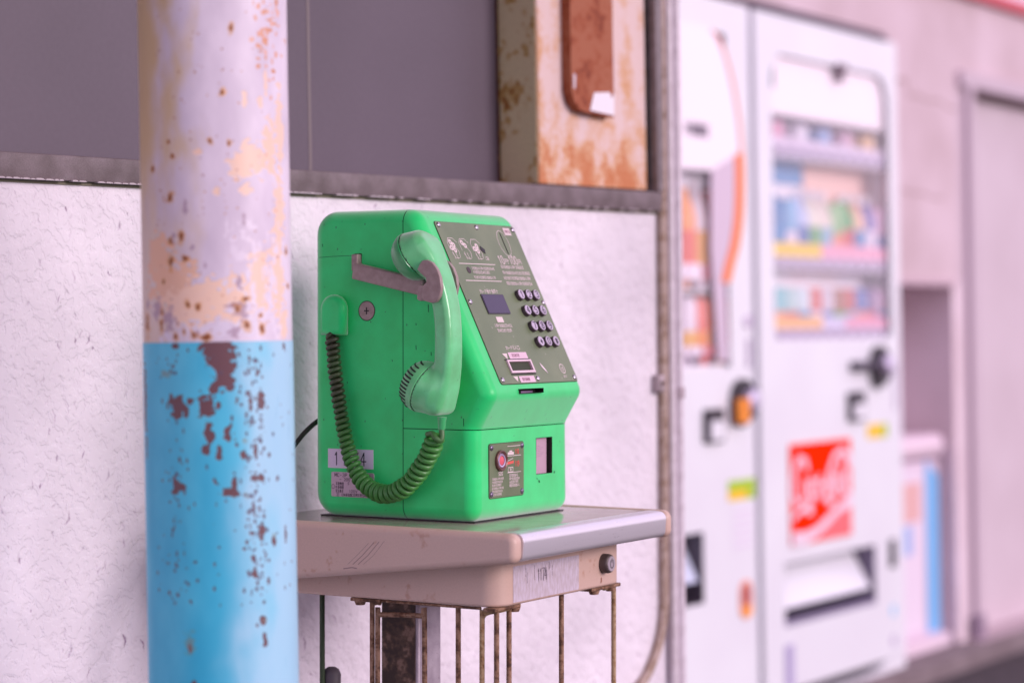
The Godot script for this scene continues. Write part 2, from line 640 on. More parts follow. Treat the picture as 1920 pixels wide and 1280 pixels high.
func _ready() -> void:
	# ------------------------------------------------------------ camera, sky, sun, exposure
	var cam := Camera3D.new()
	cam.name = "camera"
	cam.near = 0.05
	cam.far = 400.0
	var lens := CameraAttributesPhysical.new()
	lens.frustum_focal_length = 79.7
	lens.frustum_focus_distance = 2.77
	lens.frustum_near = 0.05
	lens.frustum_far = 400.0
	lens.exposure_aperture = 2.65
	cam.attributes = lens
	cam.position = Vector3(0, 0.99, 0)
	cam.rotation = Vector3(-0.00188, 0, -0.0172)
	add_child(cam)
	cam.current = true

	var env := Environment.new()
	env.background_mode = Environment.BG_SKY
	var sky := Sky.new()
	var sm := ProceduralSkyMaterial.new()
	sm.sky_top_color = C8(222, 204, 238)
	sm.sky_horizon_color = C8(252, 232, 252)
	sm.sky_curve = 0.15
	sm.ground_bottom_color = C8(150, 138, 146)
	sm.ground_horizon_color = C8(190, 178, 188)
	sky.sky_material = sm
	env.sky = sky
	env.background_energy_multiplier = 0.8
	env.tonemap_mode = Environment.TONE_MAPPER_LINEAR
	env.tonemap_exposure = 1.82
	env.sdfgi_enabled = true
	env.ssao_enabled = true
	env.ssil_enabled = true
	var we := WorldEnvironment.new()
	we.name = "environment"
	we.environment = env
	add_child(we)

	var sun := DirectionalLight3D.new()
	sun.name = "sun"
	sun.light_energy = 0.42
	sun.light_angular_distance = 24.0
	sun.light_color = Color(1.0, 0.93, 0.96)
	sun.shadow_enabled = true
	sun.position = Vector3(3, 4, 1)
	add_child(sun)
	sun.look_at_from_position(Vector3(8, 2.8, 4.2), Vector3.ZERO)

	build_ground()
	build_added_canopy()
	build_stucco_wall()
	build_back_wall()
	build_pole()
	build_machines()
	build_stand()
	build_phone()
	build_handset()


func build_ground() -> void:
	var asphalt := mat(C8(70, 60, 62), 0.9, 0.0, mottle("asphalt", Color(0.75, 0.75, 0.75), Color(1, 1, 1), 0.02, 3, 0.3), 1.3)
	structure("ground", MB.new().box(Vector3(-200, -0.4, -200), Vector3(200, -0.06, 200)), asphalt)
	var con := mat(C8(128, 114, 116), 0.85, 0.0, mottle("concrete", Color(0.8, 0.78, 0.78), Color(1, 1, 1), 0.012, 5, 0.12), 0.9)
	var kerb := MB.new()
	kerb.loft(PackedVector2Array([Vector2(-3.0, -0.3), Vector2(0.045, -0.3), Vector2(0.045, -0.004), Vector2(0.035, 0.006), Vector2(-3.0, 0.006)]), -2.6, 3.4, 0.0, 1)
	structure("pavement", kerb, con, Transform3D(VM.basis, VM.origin + Vector3(0, -0.008, 0)))


# unseen roof on the steel pole, added to cut the light from above
func build_added_canopy() -> void:
	var roofm := mat(C8(88, 76, 74), 0.8)
	var o := thing("added_canopy", "unseen flat dark roof on the steel pole, added to shape the light", "added_canopy", WL)
	part(o, "roof_sheet", MB.new().box(Vector3(-3.6, 2.70, -1.0), Vector3(1.0, 2.82, 1.7)), roofm)
	part(o, "fascia", MB.new().box(Vector3(-3.6, 2.62, 1.701), Vector3(1.0, 2.84, 1.73)), roofm)


# ---------------------------------------------------------------- the white stucco wall, its sill, window and pipes
func build_stucco_wall() -> void:
	var S := 2048
	var base := noise_bytes(1024, 0.06, 11, 4)
	var coarse := noise_bytes(1024, 0.006, 12, 3)
	var him := Image.create_empty(S, S, false, Image.FORMAT_L8)
	var cim := Image.create_empty(S, S, false, Image.FORMAT_RGB8)
	var hb := PackedByteArray()
	hb.resize(S * S)
	var cb := PackedByteArray()
	cb.resize(S * S * 3)
	var wn := FastNoiseLite.new()
	wn.seed = 15
	wn.frequency = 0.034
	wn.fractal_octaves = 3
	wn.fractal_gain = 0.55
	wn.domain_warp_enabled = true
	wn.domain_warp_amplitude = 14.0
	wn.domain_warp_frequency = 0.03
	var i1 := wn.get_image(S, S, false, false, false)
	i1.convert(Image.FORMAT_L8)
	var knock := i1.get_data()
	var lut := PackedByteArray()
	lut.resize(256)
	for v in 256:
		# two flattened levels with short steep banks between them
		lut[v] = int(92.0 + 58.0 * smoothstep(88.0, 98.0, v) + 44.0 * smoothstep(140.0, 152.0, v) + v * 0.10)
	for y in S:
		for x in S:
			var k := (y >> 1) * 1024 + (x >> 1)
			hb[y * S + x] = clampi(lut[knock[y * S + x]] + (base[k] - 128) / 5, 0, 255)
			var g := 227 + (coarse[k] - 128) / 8
			var i := (y * S + x) * 3
			cb[i] = clampi(g + 2, 0, 255)
			cb[i + 1] = clampi(g - 6, 0, 255)
			cb[i + 2] = clampi(g + 2, 0, 255)
	rng.seed = 77
	# trowel marks: small crescents pressed into the plaster, pit shade painted in grey
	for k in 5200:
		var cx := rng.randf() * S
		var cy := rng.randf() * S
		var dense := noise_at(coarse, cx / S, cy / S)
		var r := rng.randf_range(3.0, 13.0)
		var a0 := rng.randf_range(-0.9, 0.9) + (PI if rng.randf() < 0.3 else 0.0)
		var span := rng.randf_range(0.6, 2.4)
		var deep := rng.randf_range(30, 110)
		var dirt := rng.randf()  # strength of the shade painted into the pit
		var wd := rng.randf_range(0.6, 1.25)
		var steps := int(r * span) + 2
		for s in steps:
			var a := a0 + span * (float(s) / steps - 0.5)
			var fade := sin(PI * (s + 0.5) / steps)
			var px := cx + cos(a) * r + sin(s * 0.7) * 0.6
			var py := cy + sin(a) * r * 1.25
			for oy in range(-3, 4):
				for ox in range(-3, 4):
					var d := sqrt(float(ox * ox + oy * oy)) / (wd * (0.4 + fade))
					if d > 1.6:
						continue
					var X := posmod(int(px) + ox, S)
					var Y := posmod(int(py) + oy, S)
					var w := exp(-d * d * 1.4) * fade
					var q := Y * S + X
					hb[q] = clampi(hb[q] - int(deep * w * 0.5), 0, 255)
					if dirt > 0.35:
						var dk := 1.0 - w * (0.02 + pow((dirt - 0.35) / 0.65, 4.0) * 0.17) * (0.3 + dense)
						for ch in 3:
							cb[q * 3 + ch] = int(cb[q * 3 + ch] * (dk if ch != 1 else dk * dk * 0.3 + dk * 0.7))
	him = Image.create_from_data(S, S, false, Image.FORMAT_L8, hb)
	cim = Image.create_from_data(S, S, false, Image.FORMAT_RGB8, cb)
	var stucco := StandardMaterial3D.new()
	stucco.albedo_texture = ImageTexture.create_from_image(cim)
	stucco.roughness = 0.75
	stucco.heightmap_enabled = true
	stucco.heightmap_scale = 0.27
	stucco.heightmap_texture = ImageTexture.create_from_image(him)

	var wall := thing("stucco_wall", "white rough stucco wall with grey sill and dull purple window panels", "wall", WL)
	var w := MB.new()
	var X0 := -2.6
	var X1 := 0.826
	var T := 1.9
	# front faces carry texture coordinates in metres / 1.9
	for rct: Array in [[X0, -0.3, X1, 1.192], [X0, 2.3, X1, 2.69], [0.7995, 1.192, X1, 2.3]]:
		w.quad(Vector3(rct[0], rct[1], 0), Vector3(rct[2], rct[1], 0), Vector3(rct[2], rct[3], 0), Vector3(rct[0], rct[3], 0), Vector2(rct[0], -rct[1]) / T, Vector2(rct[2], -rct[1]) / T, Vector2(rct[2], -rct[3]) / T, Vector2(rct[0], -rct[3]) / T)
	w.quad(Vector3(X1, -0.3, 0), Vector3(X1, -0.3, -1.0), Vector3(X1, 2.69, -1.0), Vector3(X1, 2.69, 0), Vector2(0, 0), Vector2(1 / T, 0), Vector2(1 / T, -3.3 / T), Vector2(0, -3.3 / T))
	w.quad(Vector3(X0, -0.3, -1.0), Vector3(X0, -0.3, 0), Vector3(X0, 2.69, 0), Vector3(X0, 2.69, -1.0))
	w.quad(Vector3(X0, 2.69, 0), Vector3(X1, 2.69, 0), Vector3(X1, 2.69, -1.0), Vector3(X0, 2.69, -1.0))
	w.quad(Vector3(X1, -0.3, -1.0), Vector3(X0, -0.3, -1.0), Vector3(X0, 2.69, -1.0), Vector3(X1, 2.69, -1.0))
	w.quad(Vector3(X0, 2.3, 0), Vector3(X0, 2.3, -0.12), Vector3(X1, 2.3, -0.12), Vector3(X1, 2.3, 0))
	w.quad(Vector3(0.7995, 1.192, 0), Vector3(0.7995, 2.3, 0), Vector3(0.7995, 2.3, -0.12), Vector3(0.7995, 1.192, -0.12))
	part(wall, "plaster", w, stucco)

	var sillm := mat(C8(136, 122, 128), 0.6, 0.0, mottle("sill", Color(0.72, 0.70, 0.68), Color(1, 1, 1), 0.012, 21, 0.10, 40, Color(1, 1, 1)), 3.0)
	var sill := MB.new()
	sill.loft(round_poly([[-0.12, 1.1915, 0], [0.010, 1.1915, 0.001], [0.012, 1.2225, 0.0025], [-0.12, 1.2285, 0]], 3), X0, 0.797, 0.0005, 1)
	part(wall, "sill", sill, sillm, "grey weathered sill with chipped lower edge")
	var chip := MB.new()
	rng.seed = 5
	var x := -0.9
	while x < 0.76:
		var len_ := rng.randf_range(0.003, 0.016)
		var hh := rng.randf_range(0.0003, 0.0013)
		if rng.randf() < (0.8 if x < 0.14 else 0.35):
			chip.slab(L([x, 1.1905, x + len_, 1.1905, x + len_ * 0.8, 1.1915 + hh * 0.6, x + len_ * 0.5, 1.1915 + hh, x + len_ * 0.15, 1.1915 + hh * 0.8]), 0.006, 0.0128)
		x += len_
	part(wall, "paint_chip", chip, mat(C8(196, 184, 190), 0.7)).set_meta("kind", "stuff")
	var sill_strip := MB.new().box(Vector3(X0, 1.187, -0.01), Vector3(0.79, 1.1915, 0.0022))  # thin olive strip along the lower edge of the sill
	part(wall, "under_sill_strip", sill_strip, mat(C8(128, 122, 104), 0.8))

	# window: two dull panels behind a thin joint, aluminium jamb at the right
	var panel := mat(C8(100, 88, 101), 0.5, 0.0, mottle("panel", Color(0.93, 0.93, 0.93), Color(1, 1, 1), 0.006, 31, 0.02), 0.8)
	part(wall, "window_panel", MB.new().box(Vector3(0.0695, 1.20, -0.11), Vector3(0.799, 2.3, -0.08)), panel)
	part(wall, "window_panel", MB.new().box(Vector3(X0, 1.20, -0.11), Vector3(0.0635, 2.3, -0.08)), panel)
	part(wall, "joint_strip", MB.new().box(Vector3(0.0637, 1.20, -0.11), Vector3(0.0693, 2.3, -0.0795)), mat(C8(124, 112, 114), 0.6))
	var alu := mat(C8(158, 146, 150), 0.5, 0.35, mottle("alu", Color(0.8, 0.8, 0.8), Color(1, 1, 1), 0.02, 33, 0.06), 3.0)
	part(wall, "jamb", MB.new().loft(rrect(-0.10, 1.2232, 0.013, 2.3, 0.002, 2), 0.7655, 0.7860, 0.002, 2), alu)
	part(wall, "jamb_gap", MB.new().box(Vector3(0.7862, 1.224, -0.11), Vector3(0.7995, 2.3, -0.004)), mat(C8(88, 80, 82), 0.7))
	part(wall, "jamb_rebate", MB.new().box(Vector3(0.7565, 1.224, -0.10), Vector3(0.7655, 2.3, -0.012)), mat(C8(92, 82, 58), 0.8))

	# rusty steel box standing on the sill
	var rusty := thing("steel_box", "tall rusty cream steel box standing on the sill beside the window jamb", "box", WL)
	var Wd := 0.275
	var Hh := 0.36
	var im := Image.create_empty(440, 576, false, Image.FORMAT_RGB8)
	var f1 := FastNoiseLite.new()
	f1.seed = 41
	f1.frequency = 0.012
	f1.fractal_octaves = 5
	var f2 := FastNoiseLite.new()
	f2.seed = 42
	f2.frequency = 0.05
	f2.fractal_octaves = 3
	var cream := C8(226, 200, 196)
	var ochre := C8(214, 160, 116)
	var rust := C8(196, 116, 70)
	for yy in 576:
		for xx in 440:
			var u := xx / 440.0
			var vv := yy / 576.0   # 0 top .. 1 bottom
			var a := f1.get_noise_2d(xx, yy * 0.55) * 0.9 + f2.get_noise_2d(xx, yy) * 0.35
			var low := smoothstep(0.55, 1.0, vv)
			var edge := smoothstep(0.10, 0.0, u) * 0.4 + smoothstep(0.74, 0.82, u) * smoothstep(0.94, 0.84, u) * 0.35 * smoothstep(0.2, 0.7, vv)
			var o := clampf((a + low * 0.75 + edge - 0.05) * 1.5, 0.0, 1.0)
			var rr := clampf((a + f2.get_noise_2d(xx * 2.0, yy * 2.0) * 0.25 + low * 0.9 + edge * 0.6 - 0.70) * 1.9, 0.0, 0.85)
			im.set_pixel(xx, yy, cream.lerp(ochre, o * 0.85).lerp(rust, rr))
	var boxm := StandardMaterial3D.new()
	boxm.albedo_texture = ImageTexture.create_from_image(im)
	boxm.roughness = 0.65
	var fr := Transform3D(Basis(), Vector3(0.480, 1.2265, -0.003))
	var bf := MB.new()
	for k in 3:
		bf.quad(fr * Vector3(0, k * Hh, 0), fr * Vector3(Wd, k * Hh, 0), fr * Vector3(Wd, (k + 1) * Hh, 0), fr * Vector3(0, (k + 1) * Hh, 0), Vector2(0, 1 if k == 0 else 0), Vector2(1, 1 if k == 0 else 0), Vector2(1, 0 if k == 0 else 1 if k == 2 else 0), Vector2(0, 0 if k == 0 else 1 if k == 2 else 0))
	bf.add(MB.new().box(Vector3(0.0005, 0, -0.077), Vector3(0.004, 1.07, 0.0), fr))
	part(rusty, "front_plate", bf, boxm)
	var side := mat(C8(255, 250, 232), 0.6, 0.0, rust_tex("side_rust", C8(226, 214, 186), C8(196, 160, 104), C8(150, 92, 44), 0.14, 51), 2.2)
	part(rusty, "side_plate", MB.new().box(Vector3(-0.001, 0, -0.077), Vector3(0.0004, 1.07, -0.0015), fr), side, "greenish grey side plate with rust spots")
	part(rusty, "rust_bead", MB.new().loft(rrect(-0.0815, 0, -0.0745, 1.07, 0.003, 2), -0.006, -0.0012, 0.001, 2, fr), mat(C8(150, 118, 66), 0.8, 0.0, rust_tex("bead", C8(210, 190, 150), C8(160, 110, 50), C8(110, 66, 30), 0.55, 52), 6.0))
	var pk := MB.new().slab(L([0.100, 0.1135, 0.169, 0.110, 0.169, 1.0, 0.062, 1.0, 0.062, 0.1465, 0.069, 0.128, 0.083, 0.117]), 0.0003, 0.018, fr)
	part(rusty, "raised_plate", pk, mat(C8(166, 104, 72), 0.72, 0.0, rust_tex("raised", C8(255, 236, 236), C8(238, 196, 170), C8(196, 140, 108), 0.34, 53, 0.12), 2.2), "rust brown raised plate")
	part(rusty, "paper_scrap", MB.new().slab(L([0.107, 0.117, 0.1685, 0.1125, 0.1695, 0.1490, 0.163, 0.139, 0.158, 0.149, 0.118, 0.1455]), 0.0183, 0.019, fr), mat(C8(242, 236, 244), 0.7))
	part(rusty, "paper_scrap", MB.new().slab(L([0.066, 0.150, 0.071, 0.148, 0.073, 0.170, 0.067, 0.172]), 0.0183, 0.0188, fr), mat(C8(220, 206, 214), 0.7))
	part(rusty, "bottom_gap", MB.new().box(Vector3(0.003, -0.0035, -0.07), Vector3(Wd - 0.003, 0.0, -0.004), fr), mat(C8(58, 48, 26), 0.9))

	# pipes at the wall's end
	var pipe_tex := mottle("pipe", Color(0.86, 0.84, 0.84), Color(1, 1, 1), 0.02, 61, 0.08, 60, Color(0.5, 0.4, 0.36))
	var rustp := mat(C8(214, 200, 190), 0.7, 0.0, rust_tex("rustpipe", C8(220, 208, 206), C8(186, 166, 150), C8(140, 116, 96), 0.34, 62, 0.15), 5.0)
	var p1 := smooth3([Vector3(0.789, 2.69, 0.006), Vector3(0.787, 1.6, 0.006), Vector3(0.779, 0.95, 0.006), Vector3(0.772, 0.60, 0.006), Vector3(0.770, 0.545, 0.006), Vector3(0.760, 0.500, 0.006), Vector3(0.736, 0.458, 0.006), Vector3(0.700, 0.425, 0.006), Vector3(0.60, 0.375, 0.006), Vector3(0.45, 0.33, 0.006)], 8)
	single("rusty_pipe", MB.new().tube(p1, 0.0080, 12), rustp, "thin rusty pipe at the wall end that bends away to the left low down", "pipe", WL)
	var pc := thing("pipe_clip", "small square clip beside the rusty pipe halfway up the wall end", "clip", WL)
	part(pc, "clip_plate", MB.new().loft(rrect(0.0, 0.897, 0.016, 0.925, 0.003, 2), 0.756, 0.7725, 0.002, 2), mat(C8(176, 160, 164), 0.5, 0.3))
	part(pc, "clip_screw", MB.new().cyl(Vector3(0.763, 0.911, 0.016), Vector3(0.763, 0.911, 0.020), 0.004, 0.003, 12), mat(C8(110, 90, 84), 0.5, 0.5))
	var pale := mat(C8(232, 222, 230), 0.45, 0.0, pipe_tex, 4.0)
	single("wall_conduit", MB.new().tube(smooth3([Vector3(0.806, 2.69, 0.010), Vector3(0.802, 1.45, 0.010), Vector3(0.796, 0.92, 0.010), Vector3(0.790, 0.4, 0.010), Vector3(0.788, -0.05, 0.010)], 8), 0.0080, 14), pale, "pale conduit between the rusty pipe and the outermost conduit of the wall end", "pipe", WL)
	single("wall_conduit", MB.new().tube(smooth3([Vector3(0.826, 2.69, 0.010), Vector3(0.822, 1.45, 0.010), Vector3(0.816, 0.92, 0.010), Vector3(0.809, 0.4, 0.010), Vector3(0.806, -0.05, 0.010)], 8), 0.0085, 14), mat(C8(228, 218, 228), 0.45, 0.0, pipe_tex, 4.0), "outermost pale conduit of the wall end, next to the vending machines", "pipe", WL)
	single("conduit_joint", MB.new().cyl(Vector3(0.8155, 0.885, 0.010), Vector3(0.8158, 0.903, 0.010), 0.0108, 0.0108, 14), mat(C8(176, 160, 168), 0.5, 0.2), "short coupling ring on the outermost conduit", "coupling", WL)


func noise_at(b: PackedByteArray, u: float, v: float) -> float:
	return b[(int(v * 1024) % 1024) * 1024 + int(u * 1024) % 1024] / 255.0


func rust_tex(key: String, base: Color, mid: Color, dark: Color, cover: float, seed_: int, grain := 0.28) -> ImageTexture:
	if tex_cache.has(key):
		return tex_cache[key]
	var size := 512
	var a := noise_bytes(size, 0.012, seed_, 5)
	var b := noise_bytes(size, 0.05, seed_ + 3, 4)
	var g := noise_bytes(size, 0.3, seed_ + 5, 2)
	var out := PackedByteArray()
	out.resize(size * size * 3)
	for i in size * size:
		var f := a[i] / 255.0 * 0.6 + b[i] / 255.0 * 0.4
		var m := smoothstep(0.62 - cover * 0.5, 0.78 - cover * 0.5, f)
		var d := smoothstep(0.78 - cover * 0.5, 0.92 - cover * 0.5, f)
		var c := base.lerp(mid, m).lerp(dark, d)
		var k := 1.0 - grain * 0.5 + g[i] / 255.0 * grain
		out[i * 3] = int(clampf(c.r * k, 0, 1) * 255)
		out[i * 3 + 1] = int(clampf(c.g * k, 0, 1) * 255)
		out[i * 3 + 2] = int(clampf(c.b * k, 0, 1) * 255)
	tex_cache[key] = img_from(out, size)
	return tex_cache[key]


# ---------------------------------------------------------------- the building behind the machines
func build_back_wall() -> void:
	var pl := mat(C8(216, 196, 204), 0.85, 0.0, mottle("plaster", Color(0.90, 0.88, 0.87), Color(1, 1, 1), 0.006, 71, 0.05), 0.7)
	var o := thing("building_wall", "pale pink plaster building with red eaves band, alcove and closed door", "building", VM)
	var z0 := -0.3
	var z := -0.05
	# main wall with the openings left free: machines, alcove, door
	var w := MB.new()
	w.box(Vector3(-3.2, 1.875, z0), Vector3(3.6, 2.055, z))
	w.box(Vector3(-3.2, -0.05, z0), Vector3(-2.05, 1.875, z))
	w.box(Vector3(0.03, 1.143, z0), Vector3(0.6, 1.875, z))
	w.box(Vector3(0.6, 1.815, z0), Vector3(3.6, 1.875, z))
	w.box(Vector3(1.66, -0.05, z0), Vector3(3.6, 1.815, z))
	var niche := mat(C8(238, 220, 228), 0.85, 0.0, mottle("plaster", Color.WHITE, Color.WHITE, 0.006, 71, 0.05), 0.7)
	part(o, "wall", w, pl)
	part(o, "pillar", MB.new().box(Vector3(0.534, -0.05, -0.80), Vector3(0.6, 1.143, z + 0.002)), niche)
	part(o, "niche_back", MB.new().box(Vector3(-3.2, -0.05, -0.95), Vector3(0.6, 2.2, -0.80)).box(Vector3(0.012, -0.05, -0.799), Vector3(0.533, 1.149, -0.52)), niche)
	part(o, "alcove_ceiling", MB.new().box(Vector3(0.031, 1.150, -0.80), Vector3(0.533, 1.25, -0.31)), niche)
	part(o, "niche_side", MB.new().box(Vector3(-2.15, -0.05, -0.80), Vector3(-2.05, 1.9, -0.301)), pl)
	part(o, "alcove_trim", MB.new().box(Vector3(0.04, 1.128, -0.10), Vector3(0.546, 1.143, z + 0.012)), mat(C8(190, 166, 176), 0.7))
	part(o, "door_frame", MB.new().box(Vector3(0.6, 1.768, -0.12), Vector3(1.66, 1.815, z + 0.02)).box(Vector3(0.6, -0.02, -0.25), Vector3(0.655, 1.768, z)).box(Vector3(0.655, -0.02, -0.12), Vector3(0.705, 1.768, z + 0.02)).box(Vector3(1.6, -0.02, -0.12), Vector3(1.66, 1.768, z + 0.02)), mat(C8(196, 178, 188), 0.6))
	part(o, "door", MB.new().box(Vector3(0.705, 0.0, -0.16), Vector3(1.6, 1.768, -0.105)), mat(C8(208, 192, 200), 0.5, 0.0, mottle("door", Color(0.95, 0.94, 0.94), Color(1, 1, 1), 0.006, 75, 0.03), 0.8), "plain pale pink door")
	part(o, "door_stop", MB.new().box(Vector3(0.705, 1.752, -0.105), Vector3(1.6, 1.768, -0.085)), mat(C8(120, 96, 86), 0.7))
	part(o, "door_sill", MB.new().box(Vector3(0.6, -0.03, -0.12), Vector3(1.7, 0.0, z + 0.06)), mat(C8(186, 166, 170), 0.8))
	part(o, "frame_shoe", MB.new().box(Vector3(0.62, 0.0, z + 0.021), Vector3(0.70, 0.075, z + 0.03)), mat(C8(150, 130, 150), 0.5, 0.4))
	part(o, "eaves_band", MB.new().box(Vector3(-3.2, 2.056, -0.35), Vector3(3.6, 2.092, z + 0.03)), mat(C8(206, 84, 96), 0.5), "red band along the eaves")
	part(o, "eaves", MB.new().box(Vector3(-3.2, 2.093, -1.2), Vector3(3.6, 2.32, z + 0.02)), mat(C8(226, 212, 228), 0.6))
	# hairline cracks in the plaster
	var cr := MB.new()
	var cf := Transform3D(Basis(), Vector3(0, 0, z))
	cr.ribbon(L([0.16, 1.752, 0.21, 1.70, 0.27, 1.712, 0.36, 1.70, 0.45, 1.708, 0.53, 1.69, 0.60, 1.69]), 0.007, cf, 0.0006)
	cr.ribbon(L([0.14, 1.416, 0.22, 1.408, 0.30, 1.412, 0.38, 1.40, 0.47, 1.402]), 0.006, cf, 0.0006)
	cr.ribbon(L([0.10, 1.735, 0.16, 1.752, 0.19, 1.742]), 0.010, cf, 0.0008)
	part(o, "crack", cr, mat(C8(166, 138, 138), 0.9))

	# the bin in the alcove
	var b := thing("recycling_bin", "tall pale recycling bin with white lid and blue stripe in the alcove", "bin", VM)
	part(b, "body", MB.new().loft(rrect(-0.50, 0.0, -0.09, 0.585, 0.01, 2), 0.07, 0.50, 0.012, 2), mat(C8(214, 196, 210), 0.5))
	part(b, "lid", MB.new().loft(rrect(-0.515, 0.59, -0.07, 0.665, 0.03, 4), 0.05, 0.515, 0.03, 4), mat(C8(228, 206, 218), 0.4))
	part(b, "blue_stripe", MB.new().slab(L([0.385, 0.045, 0.485, 0.045, 0.485, 0.53, 0.385, 0.585]), -0.0899, -0.0875), mat(C8(120, 184, 232), 0.5))
	var post := MB.new()
	part(b, "poster", post.box(Vector3(0.10, 0.06, -0.0899), Vector3(0.36, 0.56, -0.088)), mat(C8(226, 212, 226), 0.6))
	part(b, "poster_picture", MB.new().box(Vector3(0.11, 0.40, -0.0879), Vector3(0.34, 0.52, -0.087)), mat(C8(222, 176, 172), 0.6))
	part(b, "poster_picture", MB.new().box(Vector3(0.14, 0.30, -0.0879), Vector3(0.27, 0.39, -0.087)), mat(C8(164, 184, 226), 0.6))
	part(b, "poster_picture", MB.new().box(Vector3(0.11, 0.07, -0.0879), Vector3(0.17, 0.19, -0.087)), mat(C8(216, 150, 120), 0.6))
	part(b, "foot_bar", MB.new().box(Vector3(0.07, 0.0, -0.09), Vector3(0.50, 0.04, -0.06)), mat(C8(224, 204, 216), 0.5))


